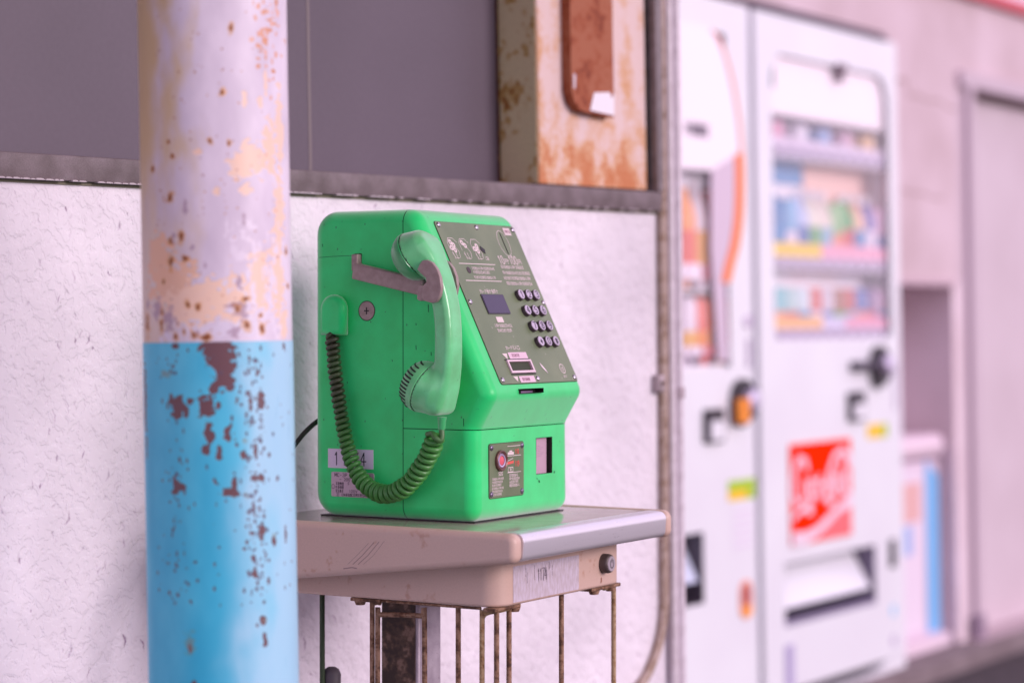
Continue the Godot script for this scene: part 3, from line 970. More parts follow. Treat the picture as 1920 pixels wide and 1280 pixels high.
# ---------------------------------------------------------------- the peeling pole in front
func build_pole() -> void:
	var R := 0.0785
	var Y := 0.9905
	var H := 0.361
	var SZ := 1024
	var o := thing("steel_pole", "round steel pole, peeling white above and sky blue below, in front of the wall", "pole", Transform3D(Basis(), Vector3(-0.3115, 0, -2.401)))
	var fn := FastNoiseLite.new()
	fn.seed = 8
	fn.frequency = 0.035
	fn.fractal_octaves = 4
	var fs := FastNoiseLite.new()
	fs.seed = 9
	fs.frequency = 0.006
	fs.fractal_octaves = 4
	# centre of the texture faces the lens; fx runs over the visible width
	var U := func(fx: float) -> float: return (0.5 + asin(clampf(2.0 * fx - 1.0, -0.999, 0.999)) / TAU) * SZ
	var kx := SZ / PI

	# upper part: thin white over a pale peach primer, ochre stain, rust
	var up := Image.create_empty(SZ, SZ, false, Image.FORMAT_RGB8)
	var uh := Image.create_empty(SZ, SZ, false, Image.FORMAT_L8)
	uh.fill(Color(0.7, 0.7, 0.7))
	var white := C8(233, 222, 236)
	var white2 := C8(208, 196, 212)
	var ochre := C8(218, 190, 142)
	for y in SZ:
		for x in SZ:
			var a := fs.get_noise_2d(x * 1.3, y * 0.5) * 0.5 + 0.5
			var c := white.lerp(white2, clampf(a * 1.4 - 0.25 + fn.get_noise_2d(x, y * 0.3) * 0.12, 0, 1))
			var u := (x / float(SZ) - 0.5) * TAU
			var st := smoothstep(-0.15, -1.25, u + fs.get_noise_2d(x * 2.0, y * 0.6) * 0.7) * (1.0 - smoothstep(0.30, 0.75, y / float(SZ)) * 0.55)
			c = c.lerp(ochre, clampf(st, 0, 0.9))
			up.set_pixel(x, y, c)
	var peach := C8(246, 212, 188)
	for b: Array in [[0.74, 0.48, 0.12, 0.05], [0.66, 0.50, 0.09, 0.035], [0.86, 0.44, 0.06, 0.07], [0.93, 0.40, 0.05, 0.12], [0.92, 0.62, 0.06, 0.10], [0.70, 0.57, 0.04, 0.02], [0.50, 0.57, 0.03, 0.012], [0.38, 0.46, 0.04, 0.01],
			[0.20, 0.84, 0.20, 0.085], [0.42, 0.88, 0.20, 0.06], [0.12, 0.76, 0.12, 0.07], [0.60, 0.86, 0.16, 0.05], [0.78, 0.82, 0.10, 0.09], [0.90, 0.80, 0.08, 0.14], [0.93, 0.95, 0.06, 0.06], [0.30, 0.90, 0.25, 0.05], [0.66, 0.93, 0.10, 0.03], [0.56, 0.29, 0.025, 0.012], [0.70, 0.31, 0.02, 0.02], [0.84, 0.26, 0.015, 0.03], [0.80, 0.32, 0.02, 0.02]]:
		stamp(up, U.call(b[0]), b[1] * SZ, b[2] * kx, b[3] * SZ, peach.lerp(C8(230, 178, 140), 0.6 if b[0] < 0.3 else 0.0), 0.9, 0.06, fn, 0.92, uh, Color(0.55, 0.55, 0.55))
	rng.seed = 14
	for k in 90:   # white flakes left on the primer
		stamp(up, U.call(rng.randf_range(0.55, 0.97)), rng.randf_range(0.66, 0.99) * SZ, rng.randf_range(2, 9), rng.randf_range(4, 26), C8(232, 222, 236), 0.9, 0.2, fn, 0.85)
	for b: Array in [[0.55, 0.965, 0.14, 0.022], [0.2, 0.985, 0.1, 0.02], [0.70, 0.955, 0.05, 0.03]]:
		stamp(up, U.call(b[0]), b[1] * SZ, b[2] * kx, b[3] * SZ, C8(224, 216, 232), 0.9, 0.1, fn, 0.9)
	for b: Array in [[0.30, 0.62, 0.016, 0.03], [0.68, 0.65, 0.014, 0.02], [0.22, 0.70, 0.02, 0.015], [0.34, 0.73, 0.015, 0.01], [0.42, 0.78, 0.012, 0.01], [0.64, 0.83, 0.02, 0.02], [0.10, 0.90, 0.05, 0.03], [0.18, 0.93, 0.06, 0.035], [0.65, 0.91, 0.06, 0.025], [0.60, 0.90, 0.05, 0.012], [0.60, 0.97, 0.04, 0.02], [0.04, 0.89, 0.02, 0.02], [0.36, 0.975, 0.02, 0.015]]:
		stamp(up, U.call(b[0]), b[1] * SZ, b[2] * kx, b[3] * SZ, C8(176, 152, 170), 1.1, 0.3, fn, 0.85)
	# rust: amber halo and dark heart
	var spots := [[0.20, 0.585, 0.030, 0.014], [0.16, 0.585, 0.012, 0.010], [0.09, 0.50, 0.018, 0.012], [0.20, 0.425, 0.014, 0.010], [0.22, 0.465, 0.013, 0.009], [0.47, 0.43, 0.018, 0.011], [0.59, 0.435, 0.012, 0.009], [0.62, 0.107, 0.016, 0.016], [0.20, 0.705, 0.018, 0.012], [0.20, 0.77, 0.022, 0.024], [0.29, 0.76, 0.028, 0.011], [0.27, 0.70, 0.02, 0.02], [0.15, 0.825, 0.012, 0.010], [0.31, 0.892, 0.022, 0.010], [0.37, 0.902, 0.020, 0.011], [0.62, 0.905, 0.032, 0.010], [0.68, 0.88, 0.028, 0.010], [0.69, 0.955, 0.030, 0.013], [0.79, 0.965, 0.024, 0.015], [0.42, 0.985, 0.040, 0.010], [0.34, 0.98, 0.022, 0.012], [0.14, 0.91, 0.016, 0.010], [0.13, 0.95, 0.020, 0.020], [0.22, 0.982, 0.022, 0.014], [0.28, 0.968, 0.014, 0.012], [0.035, 0.945, 0.030, 0.035], [0.78, 0.925, 0.016, 0.006], [0.55, 0.29, 0.02, 0.010], [0.97, 0.84, 0.02, 0.010], [0.96, 0.74, 0.02, 0.012]]
	for b: Array in spots:
		var px: float = maxf(b[2] * kx, 3.0)
		stamp(up, U.call(b[0]), b[1] * SZ, px * 1.5, b[3] * SZ * 1.5, C8(214, 148, 86), 0.7, 0.7, fn, 0.8)
		stamp(up, U.call(b[0]), b[1] * SZ, px * 0.75, b[3] * SZ * 0.8, C8(132, 72, 34), 0.8, 0.4, fn, 0.9, uh, Color(0.9, 0.9, 0.9))
	for k in 60:   # the streak of orange flakes at the upper right
		stamp(up, U.call(rng.randfn(0.86, 0.05)), clampf(rng.randfn(0.10, 0.09), 0.0, 0.5) * SZ, rng.randf_range(2, 9), rng.randf_range(3, 13), C8(204, 132, 92).lerp(C8(232, 176, 150), rng.randf()), 0.9, 0.3, fn, 0.85)
	for k in 110:
		stamp(up, U.call(rng.randf_range(0.03, 0.97)), rng.randf() * SZ, rng.randf_range(1.5, 3.5), rng.randf_range(1.5, 4.5), C8(196, 132, 84).lerp(C8(160, 120, 120), rng.randf()), 0.6, 0.3, fn, 0.75)

	# lower part: sky blue over dark maroon primer
	var lw := Image.create_empty(SZ, SZ, false, Image.FORMAT_RGB8)
	var lh := Image.create_empty(SZ, SZ, false, Image.FORMAT_L8)
	lh.fill(Color(0.8, 0.8, 0.8))
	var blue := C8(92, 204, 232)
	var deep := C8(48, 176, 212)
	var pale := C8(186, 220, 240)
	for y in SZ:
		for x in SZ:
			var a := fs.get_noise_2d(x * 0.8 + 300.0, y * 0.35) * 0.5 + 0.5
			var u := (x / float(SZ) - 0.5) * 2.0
			var worn := smoothstep(-0.02, 0.28, u + (a - 0.5) * 0.35 + 0.03)  # shading and sheen painted in: blue pales towards the lit right side
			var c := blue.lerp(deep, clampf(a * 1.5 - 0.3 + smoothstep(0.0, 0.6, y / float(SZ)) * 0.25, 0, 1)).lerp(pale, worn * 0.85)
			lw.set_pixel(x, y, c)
	var mar := C8(108, 74, 80)
	for b: Array in [[0.47, 0.025, 0.085, 0.035], [0.53, 0.06, 0.075, 0.045], [0.53, 0.105, 0.055, 0.03], [0.47, 0.128, 0.035, 0.014], [0.57, 0.125, 0.02, 0.018],
			[0.23, 0.185, 0.05, 0.03], [0.31, 0.17, 0.025, 0.012], [0.19, 0.16, 0.02, 0.012], [0.28, 0.195, 0.02, 0.02], [0.41, 0.185, 0.05, 0.026], [0.49, 0.18, 0.016, 0.010], [0.43, 0.265, 0.03, 0.024], [0.41, 0.30, 0.03, 0.014], [0.55, 0.265, 0.022, 0.017], [0.49, 0.32, 0.016, 0.018], [0.65, 0.325, 0.018, 0.011], [0.77, 0.17, 0.022, 0.030], [0.70, 0.18, 0.012, 0.015],
			[0.015, 0.17, 0.03, 0.09], [0.02, 0.30, 0.015, 0.03], [0.21, 0.415, 0.035, 0.016], [0.24, 0.415, 0.03, 0.010], [0.20, 0.405, 0.016, 0.018], [0.56, 0.428, 0.05, 0.012], [0.585, 0.41, 0.018, 0.026], [0.76, 0.54, 0.026, 0.020], [0.92, 0.56, 0.014, 0.018], [0.84, 0.575, 0.020, 0.012], [0.70, 0.62, 0.016, 0.010], [0.71, 0.66, 0.018, 0.013], [0.76, 0.80, 0.022, 0.012], [0.72, 0.81, 0.012, 0.006], [0.77, 0.855, 0.018, 0.014], [0.72, 0.388, 0.035, 0.007], [0.76, 0.388, 0.03, 0.008], [0.87, 0.395, 0.014, 0.008], [0.73, 0.31, 0.018, 0.016], [0.22, 0.01, 0.03, 0.008], [0.93, 0.015, 0.012, 0.010], [0.30, 0.97, 0.018, 0.008], [0.28, 0.87, 0.012, 0.008], [0.80, 0.69, 0.01, 0.01]]:
		stamp(lw, U.call(b[0]), b[1] * SZ, maxf(b[2] * kx, 3.0) * 1.1, b[3] * SZ * 1.2, mar, 0.75, 0.05, fn, 1.0, lh, Color(0.45, 0.45, 0.45))
	for k in 330:
		var col_ := 0.72 if rng.randf() < 0.45 else (0.2 if rng.randf() < 0.4 else rng.randf_range(0.05, 0.97))
		stamp(lw, U.call(clampf(rng.randfn(col_, 0.045), 0.02, 0.98)), rng.randf_range(0.02, 0.75) * SZ, rng.randf_range(1.2, 4.0), rng.randf_range(1.5, 9.0), mar.lerp(C8(70, 90, 130), rng.randf() * 0.6), 0.7, 0.2, fn, 0.9, lh, Color(0.5, 0.5, 0.5))
	for b: Array in [[0.84, 0.56, 0.03, 0.01], [0.15, 0.09, 0.05, 0.014], [0.66, 0.28, 0.02, 0.01], [0.28, 0.85, 0.05, 0.04], [0.66, 0.44, 0.02, 0.012], [0.77, 0.80, 0.02, 0.008]]:
		stamp(lw, U.call(b[0]), b[1] * SZ, b[2] * kx, b[3] * SZ, C8(140, 140, 128), 0.9, 0.8, fn, 0.6)
	# blue scuffs: fine scratches
	for k in 40:
		var sx := rng.randf() * SZ
		var sy := rng.randf() * SZ
		for s in rng.randi_range(20, 90):
			lw.set_pixel(posmod(int(sx + sin(s * 0.05 + k) * 4.0), SZ), clampi(int(sy) + s, 0, SZ - 1), lw.get_pixel(posmod(int(sx + sin(s * 0.05 + k) * 4.0), SZ), clampi(int(sy) + s, 0, SZ - 1)).lerp(C8(60, 150, 190), 0.35))
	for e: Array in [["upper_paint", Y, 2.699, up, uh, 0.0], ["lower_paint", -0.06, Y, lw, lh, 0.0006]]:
		var mb := MB.new()
		var r: float = R + e[5]
		var seg := 64
		for i in seg:
			var a0 := -PI + TAU * i / seg
			var a1 := -PI + TAU * (i + 1) / seg
			# angle measured from the side that looks at the lens, growing to the right
			var d0 := Vector3(sin(a0 + 0.129), 0, cos(a0 + 0.129))
			var d1 := Vector3(sin(a1 + 0.129), 0, cos(a1 + 0.129))
			var y0: float = e[1]
			var y1: float = e[2]
			var top: float = Y + H if e[0] == "upper_paint" else Y
			var v0 := (top - y0) / H
			var v1 := (top - y1) / H
			mb.quad_n(d0 * r + Vector3(0, y0, 0), d1 * r + Vector3(0, y0, 0), d1 * r + Vector3(0, y1, 0), d0 * r + Vector3(0, y1, 0), d0, d1, d1, d0, Vector2(float(i) / seg, v0), Vector2(float(i + 1) / seg, v0), Vector2(float(i + 1) / seg, v1), Vector2(float(i) / seg, v1))
		var m := StandardMaterial3D.new()
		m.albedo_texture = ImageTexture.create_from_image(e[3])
		m.roughness = 0.42
		m.heightmap_enabled = true
		m.heightmap_scale = 0.12
		m.heightmap_texture = ImageTexture.create_from_image(e[4])
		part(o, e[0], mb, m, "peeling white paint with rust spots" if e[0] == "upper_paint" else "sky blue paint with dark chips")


# ---------------------------------------------------------------- vending machines
func front_frame(x0: float, x1: float, holes: Array, depth := -0.74) -> MB:
	# a white cabinet: front with openings, closed sides, top and back
	var y0 := 0.035
	var y1 := 1.838
	var mb := MB.new()
	var outer := rrect(x0, y0, x1, y1, 0.012, 4)
	mb.slab(outer, depth, -0.004)
	# drop the front cap of the slab and rebuild it with openings
	var keep := MB.new()
	for i in range(0, mb.v.size(), 3):
		if mb.n[i].z > 0.9:
			continue
		keep.tri(mb.v[i], mb.v[i + 1], mb.v[i + 2], mb.n[i], mb.n[i + 1], mb.n[i + 2])
	var face := MB.new()
	face.quad(Vector3(x0 + 0.004, y0 + 0.004, 0), Vector3(x1 - 0.004, y0 + 0.004, 0), Vector3(x1 - 0.004, y1 - 0.004, 0), Vector3(x0 + 0.004, y1 - 0.004, 0))
	for h: Array in holes:
		face = face.hole(Transform3D(), h[0], h[1], h[2], h[3])
	keep.add(face)
	# chamfer between front and sides
	for e: Array in [[x0, y0, x1, y0], [x1, y0, x1, y1], [x1, y1, x0, y1], [x0, y1, x0, y0]]:
		var a := Vector3(e[0], e[1], -0.004)
		var b := Vector3(e[2], e[3], -0.004)
		var cx := (x0 + x1) / 2
		var cy := (y0 + y1) / 2
		var ai := Vector3(e[0] + signf(cx - e[0]) * 0.004, e[1] + signf(cy - e[1]) * 0.004, 0)
		var bi := Vector3(e[2] + signf(cx - e[2]) * 0.004, e[3] + signf(cy - e[3]) * 0.004, 0)
		keep.quad(a, b, bi, ai)
	return keep

func drink(x: float, y: float, z: float, h: float, r: float, kind: String, body: Color, band: Color, label: String) -> void:
	var o := thing(kind, label, "can" if kind == "drink_can" else "bottle", VM * Transform3D(Basis(), Vector3(x, y, z)), "sample drinks in the vending machines")
	var pr: PackedVector2Array
	if kind == "drink_can":
		pr = PackedVector2Array([Vector2(0, 0), Vector2(0, r * 0.85), Vector2(h * 0.05, r), Vector2(h * 0.92, r), Vector2(h * 0.98, r * 0.82), Vector2(h, r * 0.8), Vector2(h, 0)])
	else:
		pr = PackedVector2Array([Vector2(0, 0), Vector2(0, r * 0.9), Vector2(h * 0.03, r), Vector2(h * 0.62, r), Vector2(h * 0.74, r * 0.8), Vector2(h * 0.86, r * 0.42), Vector2(h * 0.9, r * 0.42)])
	var xf := Transform3D()
	part(o, "body", MB.new().lathe(pr, xf, 16), mat(body, 0.35))
	part(o, "label_band", MB.new().cyl(Vector3(0, h * 0.22, 0), Vector3(0, h * 0.52, 0), r * 1.012, r * 1.012, 16, false), mat(band, 0.45))
	if kind != "drink_can":
		part(o, "cap", MB.new().cyl(Vector3(0, h * 0.9, 0), Vector3(0, h, 0), r * 0.48, r * 0.48, 14), mat(C8(236, 232, 240), 0.4))

func knob_unit(o: Node3D, x: float, y: float, orange: bool) -> void:
	var blk := mat(C8(44, 38, 44), 0.4)
	var r := 0.062
	# a rounded black drop-shaped plate with a round lock
	var pts := PackedVector2Array()
	for p in arc(x, y, r * 0.95, r, -0.6, PI * 1.02, 16):
		pts.append(p)
	pts.append(Vector2(x - r * 0.75, y - r * 0.75))
	pts.append(Vector2(x - r * 0.2, y - r * 1.0))
	part(o, "lock_plate", MB.new().slab(pts, 0.0008, 0.02), blk)
	part(o, "lock_barrel", MB.new().lathe(PackedVector2Array([Vector2(0.02, 0.03), Vector2(0.036, 0.028), Vector2(0.04, 0.022), Vector2(0.04, 0.0)]), Transform3D(Basis(Vector3(1, 0, 0), Vector3(0, 0, 1), Vector3(0, -1, 0)), Vector3(x + 0.02, y + 0.005, 0)), 20), mat(C8(206, 196, 220), 0.3, 0.4))
	if orange:
		part(o, "lever", MB.new().box(Vector3(x - 0.062, y - 0.05, 0.0205), Vector3(x - 0.008, y + 0.012, 0.034)), mat(C8(240, 146, 40), 0.4))
	else:
		part(o, "lever", MB.new().loft(rrect(0.001, y - 0.008, 0.024, y + 0.02, 0.006, 3), x - 0.19, x - 0.055, 0.004, 2), mat(C8(70, 62, 76), 0.4))

func build_machines() -> void:
	var whitem := mat(C8(234, 236, 240), 0.32, 0.0, mottle("enamel", Color(0.97, 0.96, 0.97), Color(1, 1, 1), 0.005, 81, 0.01), 0.7)
	var inner := mat(C8(244, 238, 246), 0.5)
	var dark := mat(C8(52, 46, 54), 0.5)
	var grey := mat(C8(150, 140, 168), 0.4, 0.2)
	var glass := StandardMaterial3D.new()
	glass.albedo_color = Color(1, 1, 1, 0.06)
	glass.roughness = 0.03
	glass.transparency = BaseMaterial3D.TRANSPARENCY_ALPHA
	var yellow := mat(C8(240, 200, 30), 0.5)
	var green := mat(C8(166, 204, 40), 0.5)

	# ---- right machine
	var o := thing("vending_machine", "white drinks vending machine on the right with a red square sign", "vending machine", VM, "vending machines")
	var wx0 := -0.838
	var wx1 := -0.072
	var cab := front_frame(-0.93, 0.0, [[wx0, wx1, 0.968, 1.732], [-0.808, -0.212, 0.207, 0.376], [-0.104, -0.088, 0.308, 0.373]])
	part(o, "cabinet", cab, whitem)
	for e: Array in [[wx0, 1.732, 1, -1, 0.075], [wx1, 1.732, -1, -1, 0.075], [wx0, 0.968, 1, 1, 0.02], [wx1, 0.968, -1, 1, 0.02]]:
		part(o, "window_corner", corner_fillet(e), whitem)
	part(o, "top_trim", MB.new().box(Vector3(-0.925, 1.8385, -0.05), Vector3(-0.06, 1.846, 0.004)), mat(C8(92, 80, 100), 0.5))
	part(o, "display_case", MB.new().pocket(Transform3D(), wx0, -0.006, 0.968, 1.732, 0.090, true, -0.002), inner)
	part(o, "window_glass", MB.new().quad_box(wx0 - 0.0, wx1, 0.968, 1.732, -0.008), glass)
	part(o, "poster", MB.new().box(Vector3(wx0 + 0.01, 1.575, -0.022), Vector3(-0.008, 1.728, -0.017)), mat(C8(250, 240, 246), 0.5), "pale card behind the glass standing for white glare")  # white glare of the upper window, put in as a pale card
	part(o, "catch", MB.new().box(Vector3(-0.43, 1.722, 0.0008), Vector3(-0.37, 1.738, 0.012)).box(Vector3(-0.41, 1.69, -0.006), Vector3(-0.39, 1.722, 0.010)), mat(C8(120, 100, 112), 0.5))
	part(o, "corner_sticker", MB.new().box(Vector3(-0.826, 1.64, -0.006), Vector3(-0.812, 1.70, -0.004)), mat(C8(70, 110, 110), 0.5))
	# shelves with price tags and buttons
	for sh: Array in [[1.465, 1.505, C8(224, 210, 230), C8(224, 210, 230)], [1.165, 1.222, C8(242, 206, 70), C8(236, 170, 196)], [0.97, 1.022, C8(242, 186, 120), C8(232, 160, 190)]]:
		part(o, "shelf", MB.new().box(Vector3(wx0 + 0.002, sh[0] - 0.004, -0.090), Vector3(-0.008, sh[0] + 0.002, -0.017)), inner)
		part(o, "shelf_front", MB.new().box(Vector3(wx0 + 0.002, sh[0], -0.018), Vector3(-0.008, sh[0] + 0.028, -0.0145)), mat(C8(206, 192, 220), 0.4))
		for k in 10:
			part(o, "price_tag", MB.new().box(Vector3(wx0 + 0.026 + k * 0.077, sh[0] + 0.029, -0.018), Vector3(wx0 + 0.097 + k * 0.077, sh[1] + 0.01, -0.0155)), mat(sh[2] if k < 4 else (C8(214, 208, 236) if k < 6 and sh[0] < 1.0 else sh[3]), 0.5))
			part(o, "button", MB.new().box(Vector3(wx0 + 0.045 + k * 0.077, sh[0] + 0.004, -0.0144), Vector3(wx0 + 0.076 + k * 0.077, sh[0] + 0.022, -0.010)), mat(C8(120, 108, 132), 0.4))
	knob_unit(o, -0.180, 0.886, false)
	part(o, "coin_return", MB.new().slab(rrect(-0.391, 0.736, -0.289, 0.819, 0.008, 2), 0.0008, 0.012), dark)
	part(o, "coin_flap", MB.new().box(Vector3(-0.374, 0.744, 0.0124), Vector3(-0.306, 0.786, 0.018)), whitem)
	part(o, "yellow_sticker", MB.new().box(Vector3(-0.256, 0.682, 0.0006), Vector3(-0.15, 0.722, 0.0016)), yellow)
	part(o, "green_sticker", MB.new().box(Vector3(-0.149, 0.682, 0.0006), Vector3(-0.113, 0.722, 0.0016)), green)
	part(o, "side_label", MB.new().box(Vector3(-0.058, 0.76, 0.0006), Vector3(-0.044, 0.88, 0.0016)), mat(C8(180, 168, 190), 0.5))
	part(o, "blue_sticker", MB.new().box(Vector3(-0.102, 0.158, 0.0006), Vector3(-0.078, 0.19, 0.0016)), mat(C8(150, 212, 244), 0.5))
	part(o, "small_sticker", MB.new().box(Vector3(-0.105, 0.07, 0.0006), Vector3(-0.075, 0.10, 0.0016)), mat(C8(190, 178, 204), 0.5))
	# the red sign with a white script and ribbon
	var sg := part(o, "red_sign", MB.new().box(Vector3(-0.768, 0.420, 0.0008), Vector3(-0.384, 0.690, 0.006)), mat(C8(244, 44, 0), 0.8, 0.0, null, 1.0, 0.1), "square red sign with white script lettering")
	var fs := Transform3D(Basis.from_scale(Vector3(0.384, 0.27, 1)), Vector3(-0.768, 0.420, 0.006))
	var wh := MB.new()
	wh.ribbon(L([0.25, 0.74, 0.22, 0.83, 0.14, 0.86, 0.07, 0.78, 0.03, 0.63, 0.03, 0.49, 0.08, 0.41, 0.15, 0.43]), 0.055, fs, 0.0004)
	wh.ribbon(arc(0.228, 0.54, 0.036, 0.085), 0.03, fs, 0.0005)
	wh.ribbon(arc(0.325, 0.54, 0.038, 0.09, 0.8, TAU - 0.8), 0.032, fs, 0.0006)
	wh.ribbon(arc(0.412, 0.54, 0.034, 0.085), 0.03, fs, 0.0007)
	wh.ribbon(L([0.455, 0.66, 0.447, 0.46, 0.48, 0.42]), 0.036, fs, 0.0008)
	wh.ribbon(L([0.50, 0.55, 0.55, 0.57]), 0.04, fs, 0.00085)
	wh.ribbon(L([0.97, 0.73, 0.94, 0.84, 0.85, 0.89, 0.73, 0.84, 0.64, 0.70, 0.59, 0.54, 0.58, 0.42, 0.62, 0.36, 0.67, 0.38]), 0.065, fs, 0.0009)
	wh.ribbon(arc(0.70, 0.54, 0.038, 0.10), 0.036, fs, 0.0010)
	wh.ribbon(L([0.85, 0.79, 0.81, 0.66, 0.785, 0.50, 0.80, 0.42]), 0.038, fs, 0.0011)
	wh.ribbon(arc(0.885, 0.54, 0.038, 0.10), 0.036, fs, 0.0012)
	wh.ribbon(L([0.935, 0.66, 0.928, 0.44, 0.97, 0.42]), 0.036, fs, 0.0013)
	wh.ribbon(L([0.01, 0.27, 0.12, 0.335, 0.22, 0.35]), 0.05, fs, 0.0014)
	wh.ribbon(L([0.28, 0.40, 0.28, 0.31]), 0.09, fs, 0.0015)
	# the ribbon that sweeps up to the right
	var lo_ := L([0.0, -0.0, 0.20, 0.0, 0.38, 0.04, 0.55, 0.12, 0.75, 0.24, 1.0, 0.30])
	var hi_ := L([0.0, 0.14, 0.20, 0.115, 0.38, 0.15, 0.55, 0.23, 0.75, 0.33, 1.0, 0.44])
	for i in lo_.size() - 1:
		wh.quad(fs * Vector3(lo_[i].x, lo_[i].y, 0.0017), fs * Vector3(lo_[i + 1].x, lo_[i + 1].y, 0.0017), fs * Vector3(hi_[i + 1].x, hi_[i + 1].y, 0.0017), fs * Vector3(hi_[i].x, hi_[i].y, 0.0017))
	part(sg, "lettering", wh, mat(C8(240, 214, 228), 0.4))
	part(sg, "pink_corner", MB.new().slab(L([0.42, 0.002, 0.998, 0.002, 0.998, 0.295, 0.75, 0.235, 0.57, 0.115]), 0.0003, 0.0006, fs), mat(C8(244, 112, 116), 0.4))
	# delivery chute
	var ch := Transform3D()
	part(o, "chute", MB.new().pocket(ch, -0.808, -0.212, 0.207, 0.376, 0.20), mat(C8(132, 122, 146), 0.5))
	var fl := MB.new().box(Vector3(-0.800, 0.0, -0.003), Vector3(-0.225, 0.143, 0.003), Transform3D(Basis(Vector3(1, 0, 0), -0.51), Vector3(0, 0.252, -0.012)))
	part(o, "chute_flap", fl, whitem, "white flap hanging in the delivery chute")
	part(o, "chute_lip", MB.new().box(Vector3(-0.806, 0.2075, -0.02), Vector3(-0.214, 0.222, -0.001)), grey)
	part(o, "card_slot", MB.new().pocket(ch, -0.104, -0.088, 0.308, 0.373, 0.03), mat(C8(30, 26, 32), 0.6))
	part(o, "slot_surround", MB.new().box(Vector3(-0.112, 0.300, 0.0006), Vector3(-0.105, 0.381, 0.008)).box(Vector3(-0.087, 0.300, 0.0006), Vector3(-0.080, 0.381, 0.008)), mat(C8(40, 36, 42), 0.5))
	part(o, "side_vent", MB.new().box(Vector3(-0.812, 0.045, 0.0008), Vector3(-0.765, 0.159, 0.004)), mat(C8(178, 168, 204), 0.4))
	part(o, "base", MB.new().box(Vector3(-0.92, -0.002, -0.70), Vector3(-0.01, 0.0345, -0.02)), dark)
	part(o, "kick_plate", MB.new().slab(L([-0.93, -0.002, 0.0, -0.002, 0.0, 0.034, -0.12, 0.034, -0.20, 0.012, -0.30, 0.006, -0.70, 0.006, -0.80, 0.034, -0.93, 0.034]), -0.019, -0.002), whitem)

	# ---- left machine
	var p := thing("vending_machine", "white vending machine on the left, half hidden, with an orange curved window edge", "vending machine", VM, "vending machines")
	part(p, "cabinet", front_frame(-1.95, -0.962, [[-1.86, -1.10, 0.905, 1.752], [-1.70, -1.262, 0.321, 0.498]]), whitem)
	part(p, "display_case", MB.new().pocket(Transform3D(), -1.86, -0.97, 0.905, 1.752, 0.085, true, -0.002), inner)
	var gl := MB.new()
	part(p, "window_glass", gl.quad_box(-1.86, -1.10, 0.905, 1.752, -0.008), glass)
	# the bulging right edge of the window: a white bow, its lower part orange
	var inn := []
	for q in smooth3([Vector3(-1.165, 1.755, 0), Vector3(-1.118, 1.725, 0), Vector3(-1.073, 1.66, 0), Vector3(-1.035, 1.57, 0), Vector3(-1.014, 1.47, 0), Vector3(-1.010, 1.396, 0), Vector3(-1.018, 1.30, 0), Vector3(-1.042, 1.22, 0), Vector3(-1.070, 1.174, 0), Vector3(-1.098, 1.12, 0)], 4):
		inn.append([q.y, q.x])
	var band_hi := MB.new()
	var band_lo := MB.new()
	for i in inn.size() - 1:
		var y0: float = inn[i + 1][0]
		var y1: float = inn[i][0]
		var a: float = inn[i + 1][1]
		var b: float = inn[i][1]
		var up_ := y0 > 1.435
		var t: MB = band_hi if up_ else band_lo
		var wd_ := 0.018 if up_ else 0.046
		t.slab(L([a - wd_, y0, a, y0, b, y1, b - wd_, y1]), 0.0008, 0.0035)
	part(p, "window_bow", band_hi, mat(C8(226, 150, 132), 0.4))
	part(p, "orange_bow", band_lo, mat(C8(244, 122, 30), 0.4), "orange lower half of the curved window edge")
	var lens_ := MB.new()
	for i in inn.size() - 1:
		if inn[i + 1][0] > 1.465:
			lens_.slab(L([-1.42, inn[i + 1][0], inn[i + 1][1] - 0.0165, inn[i + 1][0], inn[i][1] - 0.0165, inn[i][0], -1.42, inn[i][0]]), 0.0006, 0.0022)
	lens_.slab(L([-1.42, 1.395, -1.19, 1.400, -1.032, 1.455, -1.0320, 1.478, -1.42, 1.478]), 0.0006, 0.0021)
	part(p, "header_card", lens_, mat(C8(250, 240, 248), 0.3))
	part(p, "grey_reflection", MB.new().slab(L([-1.17, 0.92, -1.112, 0.92, -1.118, 1.10, -1.114, 1.174, -1.088, 1.22, -1.060, 1.30, -1.052, 1.396, -1.050, 1.452, -1.10, 1.433, -1.19, 1.403, -1.20, 1.20]), 0.0007, 0.0016), mat(C8(208, 190, 206), 0.3))  # grey reflection in the window glass, painted as a flat sheet
	var hl := MB.new()
	var hf := Transform3D(Basis(), Vector3(0, 0, 0.0023))
	filler(hl, Vector2(-1.325, 1.485), 5, 0.026, 0.007, hf, 0.0004, 2)
	part(p, "header_lettering", hl, mat(C8(120, 110, 124), 0.5))
	for yv: Array in [[1.125, 1.165], [0.935, 0.960]]:
		part(p, "shelf", MB.new().box(Vector3(-1.855, yv[0] - 0.03, -0.084), Vector3(-0.975, yv[0] - 0.022, -0.018)), inner)
		for k in 8:
			part(p, "price_tag", MB.new().box(Vector3(-1.72 + k * 0.085, yv[0], -0.018), Vector3(-1.645 + k * 0.085, yv[1], -0.014)), mat(C8(238, 226, 240) if k % 3 else C8(236, 150, 160), 0.5))
			part(p, "button", MB.new().box(Vector3(-1.70 + k * 0.085, yv[0] - 0.021, -0.018), Vector3(-1.665 + k * 0.085, yv[0] - 0.004, -0.010)), mat(C8(110, 100, 120), 0.4))
	knob_unit(p, -1.052, 0.812, true)
	part(p, "coin_return", MB.new().slab(rrect(-1.256, 0.717, -1.159, 0.802, 0.008, 2), 0.0008, 0.012), dark)
	part(p, "coin_flap", MB.new().box(Vector3(-1.240, 0.724, 0.0124), Vector3(-1.174, 0.772, 0.018)), whitem)
	part(p, "yellow_sticker", MB.new().box(Vector3(-1.125, 0.564, 0.0006), Vector3(-1.02, 0.590, 0.0016)), yellow)
